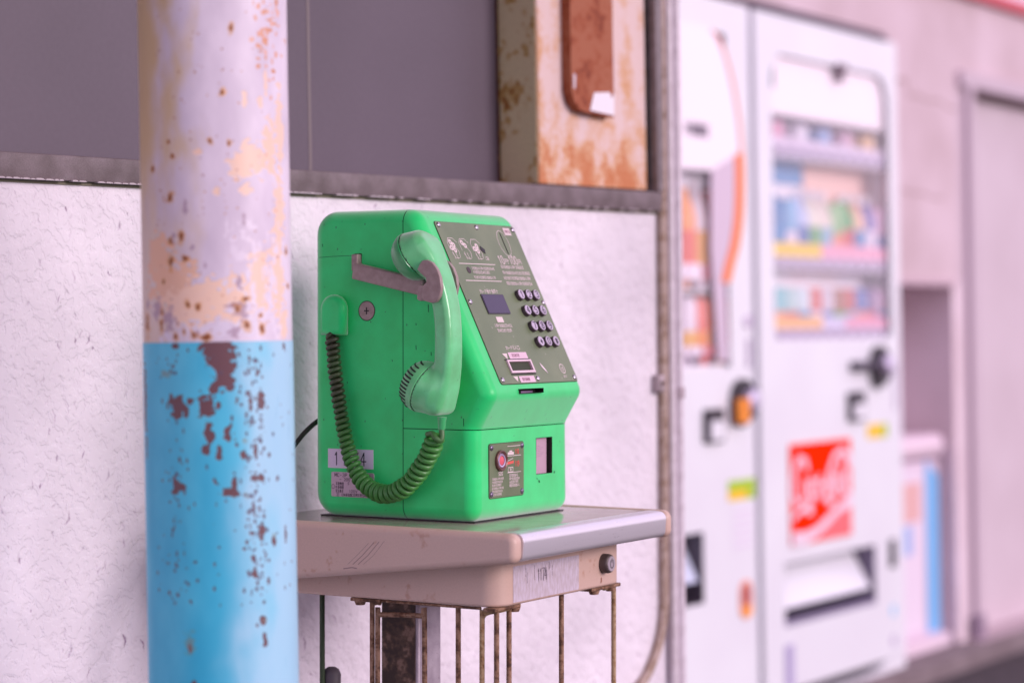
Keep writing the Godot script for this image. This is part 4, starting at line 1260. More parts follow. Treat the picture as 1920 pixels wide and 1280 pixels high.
	part(p, "green_sticker", MB.new().slab(L([-1.019, 0.564, -0.973, 0.564, -0.973, 0.615, -1.125, 0.615, -1.125, 0.5905, -1.019, 0.5905]), 0.0006, 0.0016), green)
	for k in 5:
		part(p, "notice", MB.new().box(Vector3(-1.10, 0.44 + k * 0.022, 0.0006), Vector3(-0.99, 0.452 + k * 0.022, 0.0014)), mat(C8(226, 218, 232), 0.5))
	part(p, "badge", MB.new().slab(rrect(-1.072, 0.257, -1.002, 0.356, 0.032, 6), 0.0006, 0.003), mat(C8(236, 160, 130), 0.4))
	part(p, "badge_picture", MB.new().slab(rrect(-1.061, 0.291, -1.013, 0.346, 0.022, 6), 0.0031, 0.0045), mat(C8(178, 92, 92), 0.4))
	part(p, "badge_base", MB.new().slab(rrect(-1.065, 0.264, -1.008, 0.288, 0.008, 3), 0.0031, 0.0045), mat(C8(246, 158, 40), 0.4))
	part(p, "chute", MB.new().pocket(Transform3D(), -1.70, -1.262, 0.321, 0.498, 0.18), mat(C8(96, 88, 100), 0.5))
	part(p, "chute_flap", MB.new().box(Vector3(-1.69, 0, -0.003), Vector3(-1.275, 0.130, 0.003), Transform3D(Basis(Vector3(1, 0, 0), -0.45), Vector3(0, 0.375, -0.012))), mat(C8(206, 214, 234), 0.3))
	part(p, "base", MB.new().box(Vector3(-1.94, -0.002, -0.70), Vector3(-0.97, 0.0345, -0.02)), dark)
	part(p, "lock_cap", MB.new().cyl(Vector3(-1.00, 1.02, 0), Vector3(-1.00, 1.02, 0.006), 0.018, 0.018, 16), mat(C8(206, 194, 214), 0.4))
	part(p, "edge_label", MB.new().box(Vector3(-1.008, 0.90, 0.0006), Vector3(-0.985, 0.975, 0.0014)), mat(C8(168, 156, 178), 0.5))

	# ---- sample drinks
	var row := [
		[1.469, [[C8(226, 160, 190), "pale pink"], [C8(232, 226, 240), "white"], [C8(150, 176, 220), "light blue"], [C8(216, 176, 200), "mauve"], [C8(236, 196, 150), "peach"]], 0.10, "top"],
		[1.169, [[C8(52, 120, 176), "deep blue"], [C8(120, 176, 214), "sky blue"], [C8(190, 200, 230), "pale blue"], [C8(232, 226, 210), "cream"], [C8(226, 214, 204), "beige"], [C8(140, 190, 130), "light green"], [C8(70, 160, 84), "green"], [C8(238, 190, 160), "salmon"], [C8(108, 104, 176), "violet"], [C8(232, 190, 214), "pink"]], 0.21, "middle"],
		[0.974, [[C8(120, 190, 196), "turquoise"], [C8(176, 206, 206), "pale green"], [C8(206, 220, 228), "icy white"], [C8(206, 92, 84), "red"], [C8(206, 200, 214), "grey"], [C8(160, 104, 84), "brown"], [C8(190, 84, 80), "dark red"], [C8(78, 110, 180), "blue"], [C8(120, 90, 140), "purple"], [C8(214, 178, 206), "lilac"]], 0.158, "bottom"],
	]
	var bands := [C8(70, 140, 196), C8(238, 150, 120), C8(110, 176, 110), C8(236, 224, 236), C8(206, 90, 96), C8(150, 190, 216), C8(90, 120, 180)]
	part(o, "backing_card", MB.new().box(Vector3(wx0 + 0.004, 1.40, -0.088), Vector3(wx0 + 0.36, 1.459, -0.085)), mat(C8(96, 150, 200), 0.5))
	part(o, "backing_card", MB.new().box(Vector3(wx0 + 0.37, 1.30, -0.088), Vector3(-0.01, 1.459, -0.085)), mat(C8(240, 200, 190), 0.5))
	for rw: Array in row:
		var list: Array = rw[1]
		for k in list.size():
			var x := wx0 + 0.105 + k * (0.0752 if list.size() == 10 else 0.15)
			var h: float = rw[2]
			var kind := "drink_bottle" if h > 0.16 and k % 4 != 1 else "drink_can"
			var lab: String = "%s %s, %d from left on %s shelf of right vending machine" % [list[k][1], "bottle" if kind == "drink_bottle" else "can", k + 1, rw[3]]
			drink(x, rw[0] + 0.0025, -0.054, h * (1.0 if kind == "drink_bottle" else 0.86), 0.033, kind, list[k][0], bands[(k * 3 + int(h * 100.0)) % bands.size()], lab)
	var left := [[C8(240, 150, 70), "orange"], [C8(226, 214, 226), "white"], [C8(226, 96, 76), "red"], [C8(236, 180, 90), "amber"]]
	for k in 4:
		for s in 2:
			drink(-1.255 + k * 0.066, 1.1035 if s == 0 else 0.9062, -0.048, 0.28 if s == 0 else 0.175, 0.032, "drink_bottle" if s == 0 else "drink_can", left[(k + s) % 4][0], left[(k + 2 + s) % 4][0], "%s %s, %d from wall on %s shelf of left vending machine" % [left[(k + s) % 4][1], "bottle" if s == 0 else "can", k + 1, "upper" if s == 0 else "lower"])


func corner_fillet(e: Array) -> MB:
	var pts := PackedVector2Array([Vector2(e[0], e[1])])
	var rr: float = e[4]
	var c := Vector2(e[0] + e[2] * rr, e[1] + e[3] * rr)
	for k in 7:
		var a := PI / 2 * k / 6
		pts.append(c + Vector2(-e[2] * rr * cos(a), -e[3] * rr * sin(a)))
	if Geometry2D.is_polygon_clockwise(pts):
		pts.reverse()
	return MB.new().slab(pts, -0.006, -0.0005)


# ---------------------------------------------------------------- the stand under the telephone
func build_stand() -> void:
	var beige := mat(C8(214, 184, 170), 0.42, 0.0, rust_tex("beige", C8(246, 244, 242), C8(226, 208, 196), C8(200, 170, 150), -0.18, 101, 0.05), 2.4)
	var topm := mat(C8(176, 158, 152), 0.16, 0.0, mottle("tabletop", Color(0.88, 0.86, 0.84), Color(1, 1, 1), 0.01, 103, 0.04, 30, Color(0.6, 0.55, 0.55)), 3.0)
	var o := thing("telephone_stand", "worn beige telephone stand with metal front edge on one rusty post", "stand", PH)
	part(o, "tabletop", MB.new().loft(rrect(-0.292, -0.024, 0.098, -0.0065, 0.003, 3), -0.081, 0.279, 0.001, 2), topm, "glossy worn beige tabletop")
	# side cheeks, deeper at the back; their front ends are rounded in plan
	for sd in [-1, 1]:
		var cheek := MB.new()
		var prof := round_poly([[-0.292, -0.085, 0.009], [0.1135, -0.0395, 0.0095], [0.1135, -0.0055, 0.011], [-0.292, -0.0035, 0.009]], 5)
		if sd < 0:
			cheek.loft(prof, -0.103, -0.0815, 0.0085, 5)
		else:
			cheek.loft(prof, 0.2795, 0.297, 0.0075, 5)
		part(o, "side_panel", cheek, beige)
	var steel := StandardMaterial3D.new()
	steel.albedo_color = C8(226, 222, 228)
	steel.metallic = 0.55
	steel.roughness = 0.34
	steel.roughness_texture = mottle("brush", Color(0.8, 0.8, 0.8), Color(1, 1, 1), 0.03, 105, 0.1)
	steel.uv1_triplanar = true
	steel.uv1_scale = Vector3(1, 30, 30)
	part(o, "metal_edge", MB.new().loft(round_poly([[0.085, -0.0395, 0.001], [0.111, -0.0392, 0.008], [0.1135, -0.008, 0.010], [0.097, -0.0058, 0.002], [0.085, -0.0062, 0.001]], 6), -0.081, 0.279, 0.0003, 1), steel, "brushed metal front edge")
	part(o, "underside", MB.new().box(Vector3(-0.082, -0.040, -0.285), Vector3(0.28, -0.030, 0.09)), mat(C8(110, 94, 92), 0.6))
	# the shallow box below
	var box := MB.new()
	var plan := round_poly([[-0.052, 0.285, 0.004], [-0.052, -0.062, 0.026], [0.254, -0.062, 0.020], [0.254, 0.285, 0.004]], 7)
	# outline in (x, -z): swept along y
	var sweep := Transform3D(Basis(Vector3(0, 1, 0), Vector3(0, 0, -1), Vector3(1, 0, 0)), Vector3.ZERO)
	box.loft(plan, -0.099, -0.0402, 0.004, 3, sweep)
	part(o, "drawer_box", box, beige)
	# faded label on its front
	var lb := Image.create_empty(320, 96, false, Image.FORMAT_RGBA8)
	var fn := FastNoiseLite.new()
	fn.seed = 44
	fn.frequency = 0.06
	fn.fractal_octaves = 4
	for y in 96:
		for x in 320:
			var a := fn.get_noise_2d(x * 1.6, y * 0.45) * 0.5 + 0.5
			var b := fn.get_noise_2d(x * 5.0 + 400.0, y * 0.8) * 0.5 + 0.5
			var c := C8(184, 168, 172).lerp(C8(210, 198, 214), clampf(a * 1.2 - 0.05, 0, 1)).lerp(C8(160, 148, 164), clampf((b - 0.55) * 2.2, 0, 0.5) * smoothstep(96.0, 10.0, y))
			lb.set_pixel(x, y, c)
	rng.seed = 6
	for d: Array in [[58, 8, 26], [64, 22, 30], [100, 6, 40], [120, 20, 34], [143, 22, 32], [150, 10, 20], [158, 24, 34], [170, 4, 22], [174, 8, 14], [185, 14, 30]]:
		for k in int(d[2]):
			for w in 2:
				var px: int = int(d[0]) + w + (1 if rng.randf() < 0.3 else 0)
				if rng.randf() < 0.75:
					lb.set_pixel(px, int(d[1]) + k, C8(88, 76, 84))
	var lm := StandardMaterial3D.new()
	lm.albedo_texture = ImageTexture.create_from_image(lb)
	lm.roughness = 0.7
	var lab := MB.new()
	lab.quad(Vector3(-0.020, -0.0955, 0.0624), Vector3(0.139, -0.0955, 0.0624), Vector3(0.139, -0.0525, 0.0624), Vector3(-0.020, -0.0525, 0.0624), Vector2(0, 1), Vector2(1, 1), Vector2(1, 0), Vector2(0, 0))
	var lf := part(o, "faded_label", lab, lm, "faded white label with worn handwriting")
	var hw := MB.new()
	text(hw, "1174", Vector2(0.036, -0.0745), 0.014, 0.0011, Transform3D(Basis(), Vector3(0, 0, 0.0624)), 0.0003, 0.9, 0.45)
	part(lf, "lettering", hw, mat(C8(112, 100, 112), 0.8))
	# lock knob with a power-like mark
	var kx := Transform3D(Basis(Vector3(1, 0, 0), Vector3(0, 0, 1), Vector3(0, -1, 0)), Vector3(0.2035, -0.069, 0.062))
	part(o, "lock_knob", MB.new().lathe(PackedVector2Array([Vector2(0, 0.0125), Vector2(0.008, 0.0122), Vector2(0.0105, 0.0112), Vector2(0.0112, 0.0100), Vector2(0.0112, 0.0)]), kx, 28), mat(C8(92, 80, 78), 0.45, 0.2), "dark lock knob")
	part(o, "lock_face", MB.new().lathe(PackedVector2Array([Vector2(0.0112, 0.0098), Vector2(0.0122, 0.0094), Vector2(0.0123, 0.0)]), kx, 28), mat(C8(200, 188, 196), 0.35, 0.4))
	var pw := MB.new()
	var pf := Transform3D(Basis(), Vector3(0.2035, -0.069, 0.0743))
	pw.ribbon(arc(0, 0, 0.0042, 0.0052, PI / 2 + 0.5, PI / 2 - 0.5 + TAU, 24), 0.0011, pf, 0.00015)
	pw.ribbon(L([0, 0.0065, 0, 0.0015]), 0.0012, pf, 0.0002)
	part(o, "lock_mark", pw, mat(C8(44, 38, 44), 0.5))
	part(o, "rust_run", MB.new().slab(L([0.196, -0.094, 0.199, -0.0915, 0.1985, -0.086, 0.1965, -0.087]), 0.0621, 0.0624), mat(C8(150, 96, 76), 0.8))
	part(o, "rubber_foot", MB.new().cyl(Vector3(0.262, -0.0445, 0.07), Vector3(0.262, -0.0400, 0.07), 0.0065, 0.0065, 14), mat(C8(58, 46, 46), 0.8))
	# scratches on the left cheek
	var sc := MB.new()
	var sf := Transform3D(Basis(Vector3(0, 0, 1), Vector3(0, 1, 0), Vector3(-1, 0, 0)), Vector3(-0.103, 0, 0))
	for k in 4:
		var w := k * 0.0075
		sc.ribbon(L([-0.118 + w, -0.052 + k * 0.0004, -0.104 + w, -0.040, -0.088 + w, -0.0255 + k * 0.0012]), 0.0009 if k == 1 or k == 2 else 0.0005, sf, 0.00012)
	sc.ribbon(L([-0.124, -0.0575, -0.112, -0.0555, -0.105, -0.0562]), 0.0012, sf, 0.00015)
	part(o, "scratch", sc, mat(C8(150, 124, 122), 0.8))
	# square post
	var grime := rust_tex("grime", C8(120, 104, 96), C8(84, 70, 60), C8(58, 46, 38), 0.55, 111)
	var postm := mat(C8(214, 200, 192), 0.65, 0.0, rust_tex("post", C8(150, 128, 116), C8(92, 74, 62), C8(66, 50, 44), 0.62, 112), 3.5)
	var greyp := mat(C8(190, 178, 188), 0.4, 0.3, mottle("greypost", Color(0.78, 0.76, 0.78), Color(1, 1, 1), 0.015, 113, 0.06, 90, Color(0.4, 0.34, 0.34)), 4.0)
	var gy := -0.77235 - 0.06
	part(o, "post", MB.new().loft(rrect(-0.186, gy, -0.1305, -0.0995, 0.0042, 2), 0.0695, 0.1235, 0.004, 3), greyp, "grey square post with a dirty dark left side")
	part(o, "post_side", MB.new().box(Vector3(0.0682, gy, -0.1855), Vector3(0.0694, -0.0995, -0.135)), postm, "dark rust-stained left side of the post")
	part(o, "post_flange", MB.new().box(Vector3(0.05, -0.1055, -0.2), Vector3(0.143, -0.0993, -0.11)), mat(C8(92, 72, 62), 0.8))
	part(o, "base_plate", MB.new().box(Vector3(-0.03, gy - 0.004, -0.28), Vector3(0.22, gy + 0.012, -0.03)), mat(C8(110, 90, 82), 0.8))
	# rusty wire rack
	var wire := mat(C8(208, 186, 170), 0.7, 0.1, rust_tex("wire", C8(190, 168, 150), C8(146, 116, 92), C8(96, 72, 58), 0.42, 114), 7.0)
	var wire2 := mat(C8(226, 206, 180), 0.7, 0.1, rust_tex("wire2", C8(200, 186, 166), C8(170, 144, 110), C8(116, 90, 66), 0.34, 115), 7.0)
	var R := 0.0032
	var low := -0.36
	var bend := func(pts: Array) -> MB: return MB.new().tube(smooth3(pts, 6), R, 10)
	part(o, "wire_rod", bend.call([Vector3(-0.04, -0.1045, -0.114), Vector3(-0.04, -0.1045, -0.120), Vector3(-0.04, -0.1075, -0.1255), Vector3(-0.04, -0.118, -0.126), Vector3(-0.04, low, -0.126)]), wire)
	part(o, "wire_rod", bend.call([Vector3(-0.04, low, -0.118), Vector3(-0.04, -0.130, -0.118), Vector3(-0.04, -0.121, -0.1165), Vector3(-0.04, -0.1185, -0.109), Vector3(-0.04, -0.1165, -0.06), Vector3(-0.04, -0.1175, -0.0525), Vector3(-0.04, -0.126, -0.050), Vector3(-0.04, low, -0.050)]), wire, "wire rod bent like an upturned U")
	part(o, "wire_rod", MB.new().tube(PackedVector3Array([Vector3(-0.04, -0.0995, -0.002), Vector3(-0.04, low, -0.002)]), R, 10), wire)
	part(o, "wire_rod", bend.call([Vector3(-0.012, -0.1035, 0.05), Vector3(-0.030, -0.1040, 0.049), Vector3(-0.040, -0.1060, 0.040), Vector3(-0.041, -0.111, 0.0335), Vector3(-0.041, -0.125, 0.032), Vector3(-0.041, low, 0.032)]), wire2)
	part(o, "wire_rod", MB.new().tube(PackedVector3Array([Vector3(-0.0385, -0.1025, 0.0505), Vector3(-0.0385, low, 0.0505)]), R, 10), wire)
	part(o, "wire_rod", MB.new().tube(PackedVector3Array([Vector3(-0.010, -0.1025, 0.0505), Vector3(-0.010, low, 0.0505)]), R, 10), wire)
	part(o, "wire_rod", MB.new().tube(PackedVector3Array([Vector3(0.116, -0.0985, 0.0505), Vector3(0.116, low, 0.0505)]), R, 10), wire)
	part(o, "wire_rod", bend.call([Vector3(0.225, -0.1035, 0.0505), Vector3(0.242, -0.1035, 0.0505), Vector3(0.2495, -0.1055, 0.0505), Vector3(0.252, -0.113, 0.0505), Vector3(0.252, low, 0.0505)]), wire2)
	part(o, "wire_rod", MB.new().tube(PackedVector3Array([Vector3(0.0285, -0.099, -0.25), Vector3(0.0285, low, -0.25)]), R * 1.05, 10), mat(C8(48, 66, 40), 0.6), "dark green wire rod at the back")
	part(o, "rack_clamp", MB.new().lathe(PackedVector2Array([Vector2(-0.05, 0.011), Vector2(-0.006, 0.012), Vector2(0.0, 0.0095), Vector2(0.003, 0.005), Vector2(0.0035, 0.0)]), Transform3D(Basis(), Vector3(0.042, -0.2065, -0.245)), 18), mat(C8(74, 66, 74), 0.6))
	part(o, "wire_hoop", MB.new().tube(PackedVector3Array([Vector3(0.0285, low, -0.25), Vector3(-0.04, low, -0.126), Vector3(-0.04, low, 0.05), Vector3(0.252, low, 0.0505), Vector3(0.252, low, -0.10), Vector3(0.1235, low, -0.15)]), R, 8), wire)
	for br: Array in [[-0.054, 0.006, 0.041, 0.058], [0.180, 0.258, 0.041, 0.058], [-0.050, -0.032, -0.152, -0.108]]:
		part(o, "bracket", MB.new().loft(rrect(br[2], -0.1035, br[3], -0.0992, 0.001, 2), br[0], br[1], 0.001, 2), wire)
	for sx: Array in [[0.197, 0.052], [0.240, 0.052], [-0.0, 0.052], [-0.041, -0.143]]:
		part(o, "screw", MB.new().cyl(Vector3(sx[0], -0.1085, sx[1]), Vector3(sx[0], -0.1036, sx[1]), 0.0055, 0.0075, 12), wire)
	part(o, "edge_lip", MB.new().loft(rrect(-0.10, -0.1025, 0.035, -0.0992, 0.001, 2), -0.050, -0.046, 0.001, 1), wire)


# ---------------------------------------------------------------- the green pay telephone
func build_phone() -> void:
	var X0 := -0.005
	var X1 := 0.2285
	var plastic := StandardMaterial3D.new()
	plastic.albedo_color = C8(0, 232, 124)
	plastic.rim_enabled = true
	plastic.rim = 1.9
	plastic.rim_tint = 0.0
	plastic.albedo_texture = mottle("phone", Color(0.90, 0.91, 0.86), Color(1, 1, 1), 0.008, 121, 0.015, 26, Color(0.35, 0.38, 0.35))
	plastic.uv1_triplanar = true
	plastic.uv1_scale = Vector3.ONE * 4.1
	plastic.roughness = 0.38
	plastic.metallic_specular = 0.45
	var core := mat(C8(18, 58, 34), 0.8)
	var brown := mat(C8(172, 152, 148), 0.4, 0.1, mottle("brown", Color(0.85, 0.83, 0.83), Color(1, 1, 1), 0.02, 122, 0.05), 8.0)
	var dark := mat(C8(30, 22, 26), 0.5)
	var chrome := mat(C8(196, 186, 196), 0.25, 0.85)
	var paint := mat(C8(222, 204, 204), 0.6)
	var o := thing("pay_telephone", "bright green pay telephone with keypad, standing on the beige stand", "telephone", PH)

	var prof := round_poly([[-0.2415, -0.0063, 0.030], [0.0, -0.0063, 0.0185], [-0.001, 0.107, 0.012], [0.0235, 0.1481, 0.0185], [-0.0878, 0.3755, 0.026], [-0.2415, 0.3755, 0.030]], 8)
	var shell := MB.new().loft(prof, X0, X1, 0.0175, 7)
	var g := 0.0005
	var zs := -0.1040
	var ys := 0.1064
	var rear := shell.clip(Vector3(0, 0, 1), zs - g)
	var front := shell.clip(Vector3(0, 0, -1), -(zs + g))
	var upper := front.clip(Vector3(0, -1, 0), -(ys + g))
	var lower := front.clip(Vector3(0, 1, 0), ys - g)
	# frames: left side, sloping face, lower front
	var LS := Transform3D(Basis(Vector3(0, 0, 1), Vector3(0, 1, 0), Vector3(-1, 0, 0)), Vector3(X0, 0, 0))
	var th := atan(0.4893)
	var SL := Transform3D(Basis(Vector3(1, 0, 0), Vector3(0, cos(th), -sin(th)), Vector3(0, sin(th), cos(th))), Vector3(0, 0.1705, 0.0125))
	var FR := Transform3D(Basis(), Vector3(0, 0, -0.0005))
	rear = rear.hole(LS, -0.1765, -0.1655, 0.305, 0.3215)
	lower = lower.hole(FR, 0.1413, 0.1817, 0.0448, 0.0908, 0.003, 0.8)
	upper = upper.hole(Transform3D(Basis(), Vector3(0, 0, 0.018)), 0.0625, 0.118, 0.1492, 0.1548, 0.012, 0.2)
	part(o, "rear_shell", rear, plastic)
	part(o, "front_cover", upper, plastic)
	part(o, "coin_box_door", lower, plastic)
	var inset := round_poly([[-0.2400, -0.0015, 0.030], [-0.0135, -0.0015, 0.020], [-0.0140, 0.108, 0.010], [0.0075, 0.1500, 0.0185], [-0.0895, 0.3735, 0.026], [-0.2400, 0.3735, 0.030]], 5)
	part(o, "chassis", MB.new().loft(inset, X0 + 0.0016, X1 - 0.0016, 0.0165, 4).hole(LS, -0.1765, -0.1655, 0.305, 0.3215, 0.003), core)
	part(o, "contact_shadow", MB.new().box(Vector3(X0 + 0.008, -0.00645, -0.234), Vector3(X1 - 0.008, -0.0050, -0.006)), dark)  # dark slab standing in for the contact shadow under the base
	# thin sunken line scored across the rear shell, and small drip marks on the side
	var mk := MB.new()
	for m_: Array in [[-0.067, 0.2575, 0.249], [-0.063, 0.200, 0.196], [-0.085, 0.208, 0.203], [-0.0165, 0.120, 0.1115], [-0.120, 0.190, 0.1885], [-0.09, 0.150, 0.147], [-0.085, 0.235, 0.233], [-0.225, 0.334, 0.331]]:
		mk.ribbon(L([m_[0], m_[1], m_[0] + 0.0003, m_[2]]), 0.0009, LS, 0.00015)
	mk.ribbon(L([-0.230, 0.3175, -0.21, 0.3185, -0.19, 0.3190, -0.1775, 0.3192]), 0.0005, LS, 0.00015)
	part(o, "mark", mk, mat(C8(12, 70, 36), 0.8))

	# --- left side: hook slot, big screw, cord boot, labels
	part(o, "hook_slot", MB.new().pocket(LS, -0.1765, -0.1655, 0.305, 0.3215, 0.012), mat(C8(60, 46, 44), 0.8))
	var fx := LS * Transform3D(Basis(Vector3(1, 0, 0), Vector3(0, 0, 1), Vector3(0, -1, 0)), Vector3(-0.1578, 0.2505, 0.0))
	var scr := part(o, "cover_screw", MB.new().lathe(PackedVector2Array([Vector2(0.0, 0.0118), Vector2(0.0006, 0.0114), Vector2(0.0008, 0.0)]), fx, 30), brown, "large brown cover screw")
	part(scr, "screw_cross", MB.new().box(Vector3(-0.0036, -0.0008, 0.0008), Vector3(0.0036, 0.0008, 0.0010), LS * Transform3D(Basis(), Vector3(-0.1578, 0.2505, 0))).box(Vector3(-0.0008, -0.0044, 0.00085), Vector3(0.0008, 0.0044, 0.00105), LS * Transform3D(Basis(), Vector3(-0.1578, 0.2505, 0))), dark)
	part(scr, "screw_rim", MB.new().tube(ring3(LS * Vector3(-0.1578, 0.2505, 0.0003), LS.basis.x, LS.basis.y, 0.0121), 0.0004, 6), mat(C8(52, 60, 44), 0.7))
	var bootp := PackedVector2Array()
	bootp.append_array(PackedVector2Array([Vector2(-0.2200, 0.2205), Vector2(-0.1835, 0.2205)]))
	for p in arc(-0.20175, 0.2525, 0.01825, 0.0182, 0.0, PI, 14):
		bootp.append(p)
	part(o, "cord_boot", MB.new().loft(bootp, X0 - 0.016, X0 + 0.001, 0.0075, 5), plastic, "domed green cord outlet")
	var numl := part(o, "number_label", MB.new().box(Vector3(-0.2165, 0.0546, 0.0001), Vector3(-0.1480, 0.0786, 0.0006), LS), mat(C8(222, 208, 228), 0.55), "white label reading 1174")
	for dgt: Array in [["1", -0.2085], ["1", -0.1965], ["7", -0.1790], ["4", -0.1680]]:
		var nt := MB.new()
		text(nt, dgt[0], Vector2(dgt[1], 0.0585), 0.0158, 0.0014, LS, 0.0008, 1.0, 0.58)
		part(numl, "digit", nt, mat(C8(44, 34, 62), 0.6))
	var tp := part(o, "type_plate", MB.new().loft(rrect(-0.2115, 0.0190, -0.1470, 0.0498, 0.002, 3), X0 - 0.0007, X0 + 0.0002, 0.0002, 1), mat(C8(196, 172, 186), 0.4, 0.2), "small silver type plate")
	var tt := MB.new()
	text(tt, "MC-3P", Vector2(-0.2065, 0.0440), 0.0042, 0.0006, LS, 0.0009, 1.2, 0.8)
	text(tt, "M", Vector2(-0.1560, 0.0440), 0.0036, 0.0005, LS, 0.0009, 1.2, 0.8)
	text(tt, "= 200", Vector2(-0.1990, 0.0390), 0.0034, 0.0005, LS, 0.0009, 1.25, 0.8)
	filler(tt, Vector2(-0.2050, 0.0338), 4, 0.0034, 0.00042, LS, 0.0009, 1)
	text(tt, "F", Vector2(-0.1860, 0.0338), 0.0034, 0.0005, LS, 0.0009, 1.2, 0.8)
	filler(tt, Vector2(-0.2050, 0.0293), 4, 0.0033, 0.00042, LS, 0.0009, 2)
	filler(tt, Vector2(-0.2050, 0.0245), 4, 0.0033, 0.00042, LS, 0.0009, 3)
	text(tt, "100V", Vector2(-0.1845, 0.0245), 0.0034, 0.0005, LS, 0.0009, 1.2, 0.8)
	text(tt, "a", Vector2(-0.2040, 0.0198), 0.0036, 0.0004, LS, 0.0009, 1.2, 1.3)
	text(tt, "DHEcgoueabDw", Vector2(-0.1955, 0.0200), 0.0033, 0.0004, LS, 0.0009, 1.08, 0.85)
	tt.ribbon(arc(-0.2085, 0.0315, 0.0022, 0.0026), 0.0005, LS, 0.0009)
	part(tp, "lettering", tt, mat(C8(56, 44, 56), 0.6))

	# --- the sloping face plate
	var plate_m := StandardMaterial3D.new()
	plate_m.albedo_texture = mottle("plate", Color(0.40, 0.46, 0.34), Color(0.50, 0.54, 0.42), 0.006, 131, 0.03, 30, Color(0.75, 0.72, 0.70))
	plate_m.uv1_triplanar = true
	plate_m.uv1_scale = Vector3.ONE * 3.6
	plate_m.metallic = 0.15
	plate_m.roughness = 0.42
	var PX0 := 0.0265
	var PX1 := 0.2160
	var PY0 := -0.0106
	var PY1 := 0.2112
	var pl := MB.new()
	pl.slab(rrect(PX0, PY0, PX1, PY1, 0.004, 4), -0.0005, 0.0012, SL)
	var ptop := SL * Transform3D(Basis(), Vector3(0, 0, 0.0012))
	pl = pl.hole(ptop, 0.1733, 0.1757, 0.1700, 0.2008, 0.0004, 0.9)
	pl = pl.hole(ptop, 0.0615, 0.1125, 0.0058, 0.0180, 0.0004, 0.9)
	var plate := part(o, "face_plate", pl, plate_m, "grey-green metal face plate")
	part(plate, "coin_slot", MB.new().pocket(ptop, 0.1733, 0.1757, 0.1700, 0.2008, 0.004), mat(C8(14, 10, 12), 0.6))
	part(plate, "plate_border", MB.new().slab(rrect(PX0 - 0.0008, PY0 - 0.0008, PX1 + 0.0008, PY1 + 0.0008, 0.0045, 4), -0.0003, 0.0003, SL), mat(C8(60, 66, 50), 0.8))
	var pr := MB.new()
	var Z := 0.00135
	# three pictograms of a hand, a receiver and a card
	for k in 3:
		var ox := 0.0475 + k * 0.0270
		pr.ribbon(L([ox - 0.010, 0.172, ox - 0.011, 0.182, ox - 0.006, 0.1885, ox + 0.005, 0.1885, ox + 0.011, 0.183]), 0.0007, ptop, 0.0002)
		pr.ribbon(L([ox - 0.009, 0.168, ox - 0.004, 0.161, ox + 0.004, 0.161]), 0.0006, ptop, 0.0002)
		for q: Array in [[-0.004, 0.183, 0.0042], [0.001, 0.179, 0.0045], [-0.006, 0.175, 0.004], [0.0, 0.172, 0.004]]:
			if k == 0 or (k == 1 and q[1] > 0.178) or (k == 2 and q[1] < 0.182):
				pr.ribbon(arc(ox + q[0], q[1], 0.0026, 0.0026, 0, TAU, 8), 0.0024, ptop, 0.0003)
		pr.ribbon(L([ox - 0.007, 0.170, ox - 0.006, 0.160]), 0.0009, ptop, 0.0002)
		pr.ribbon(L([ox - 0.001, 0.169, ox + 0.0, 0.160]), 0.0009, ptop, 0.0002)
		pr.ribbon(L([ox + 0.003, 0.178, ox + 0.008, 0.170, ox + 0.006, 0.162]), 0.0008, ptop, 0.0002)
	text(pr, "on", Vector2(0.1120, 0.160), 0.0045, 0.0005, ptop, 0.0003)
	pr.ribbon(L([0.0441, 0.1535, 0.1290, 0.1535]), 0.0011, ptop, 0.0002)
	pr.ribbon(L([0.0437, 0.1300, 0.1280, 0.1300]), 0.0011, ptop, 0.0002)
	filler(pr, Vector2(0.0690, 0.1455), 15, 0.0038, 0.00045, ptop, 0.0002, 1)
	filler(pr, Vector2(0.0690, 0.1400), 11, 0.0038, 0.00045, ptop, 0.0002, 2)
	filler(pr, Vector2(0.0660, 0.1330), 15, 0.0036, 0.00045, ptop, 0.0002, 3)
	pr.ribbon(arc(0.1742, 0.1854, 0.0125, 0.0182, 0, TAU, 40), 0.0007, ptop, 0.0002)
	# 10 yen - 100 yen
	text(pr, "10", Vector2(0.1425, 0.1553), 0.0112, 0.0015, ptop, 0.0003, 1.15, 0.55)
	text(pr, "y", Vector2(0.1572, 0.1556), 0.0075, 0.0009, ptop, 0.0003, 1.1, 0.9)
	pr.ribbon(arc(0.1660, 0.1605, 0.0006, 0.0006, 0, TAU, 8), 0.0012, ptop, 0.0003)
	text(pr, "100", Vector2(0.1685, 0.1553), 0.0112, 0.0015, ptop, 0.0003, 1.15, 0.55)
	text(pr, "y", Vector2(0.1905, 0.1556), 0.0075, 0.0009, ptop, 0.0003, 1.1, 0.9)
	filler(pr, Vector2(0.1420, 0.1488), 14, 0.0042, 0.00055, ptop, 0.0002, 4)
	filler(pr, Vector2(0.1405, 0.1405), 17, 0.0042, 0.00055, ptop, 0.0002, 5)
	filler(pr, Vector2(0.1370, 0.1330), 17, 0.0042, 0.00055, ptop, 0.0002, 6)
	filler(pr, Vector2(0.1390, 0.1255), 16, 0.0042, 0.00055, ptop, 0.0002, 7)
	text(pr, "k=dEscet", Vector2(0.0650, 0.1128), 0.0052, 0.00065, ptop, 0.0002, 1.12, 0.95)
	filler(pr, Vector2(0.0665, 0.0660), 11, 0.0040, 0.0005, ptop, 0.0002, 8)
	filler(pr, Vector2(0.0690, 0.0595), 9, 0.0040, 0.0005, ptop, 0.0002, 9)
	text(pr, "k=duio", Vector2(0.0706, 0.0352), 0.0052, 0.00065, ptop, 0.0002, 1.12, 0.95)
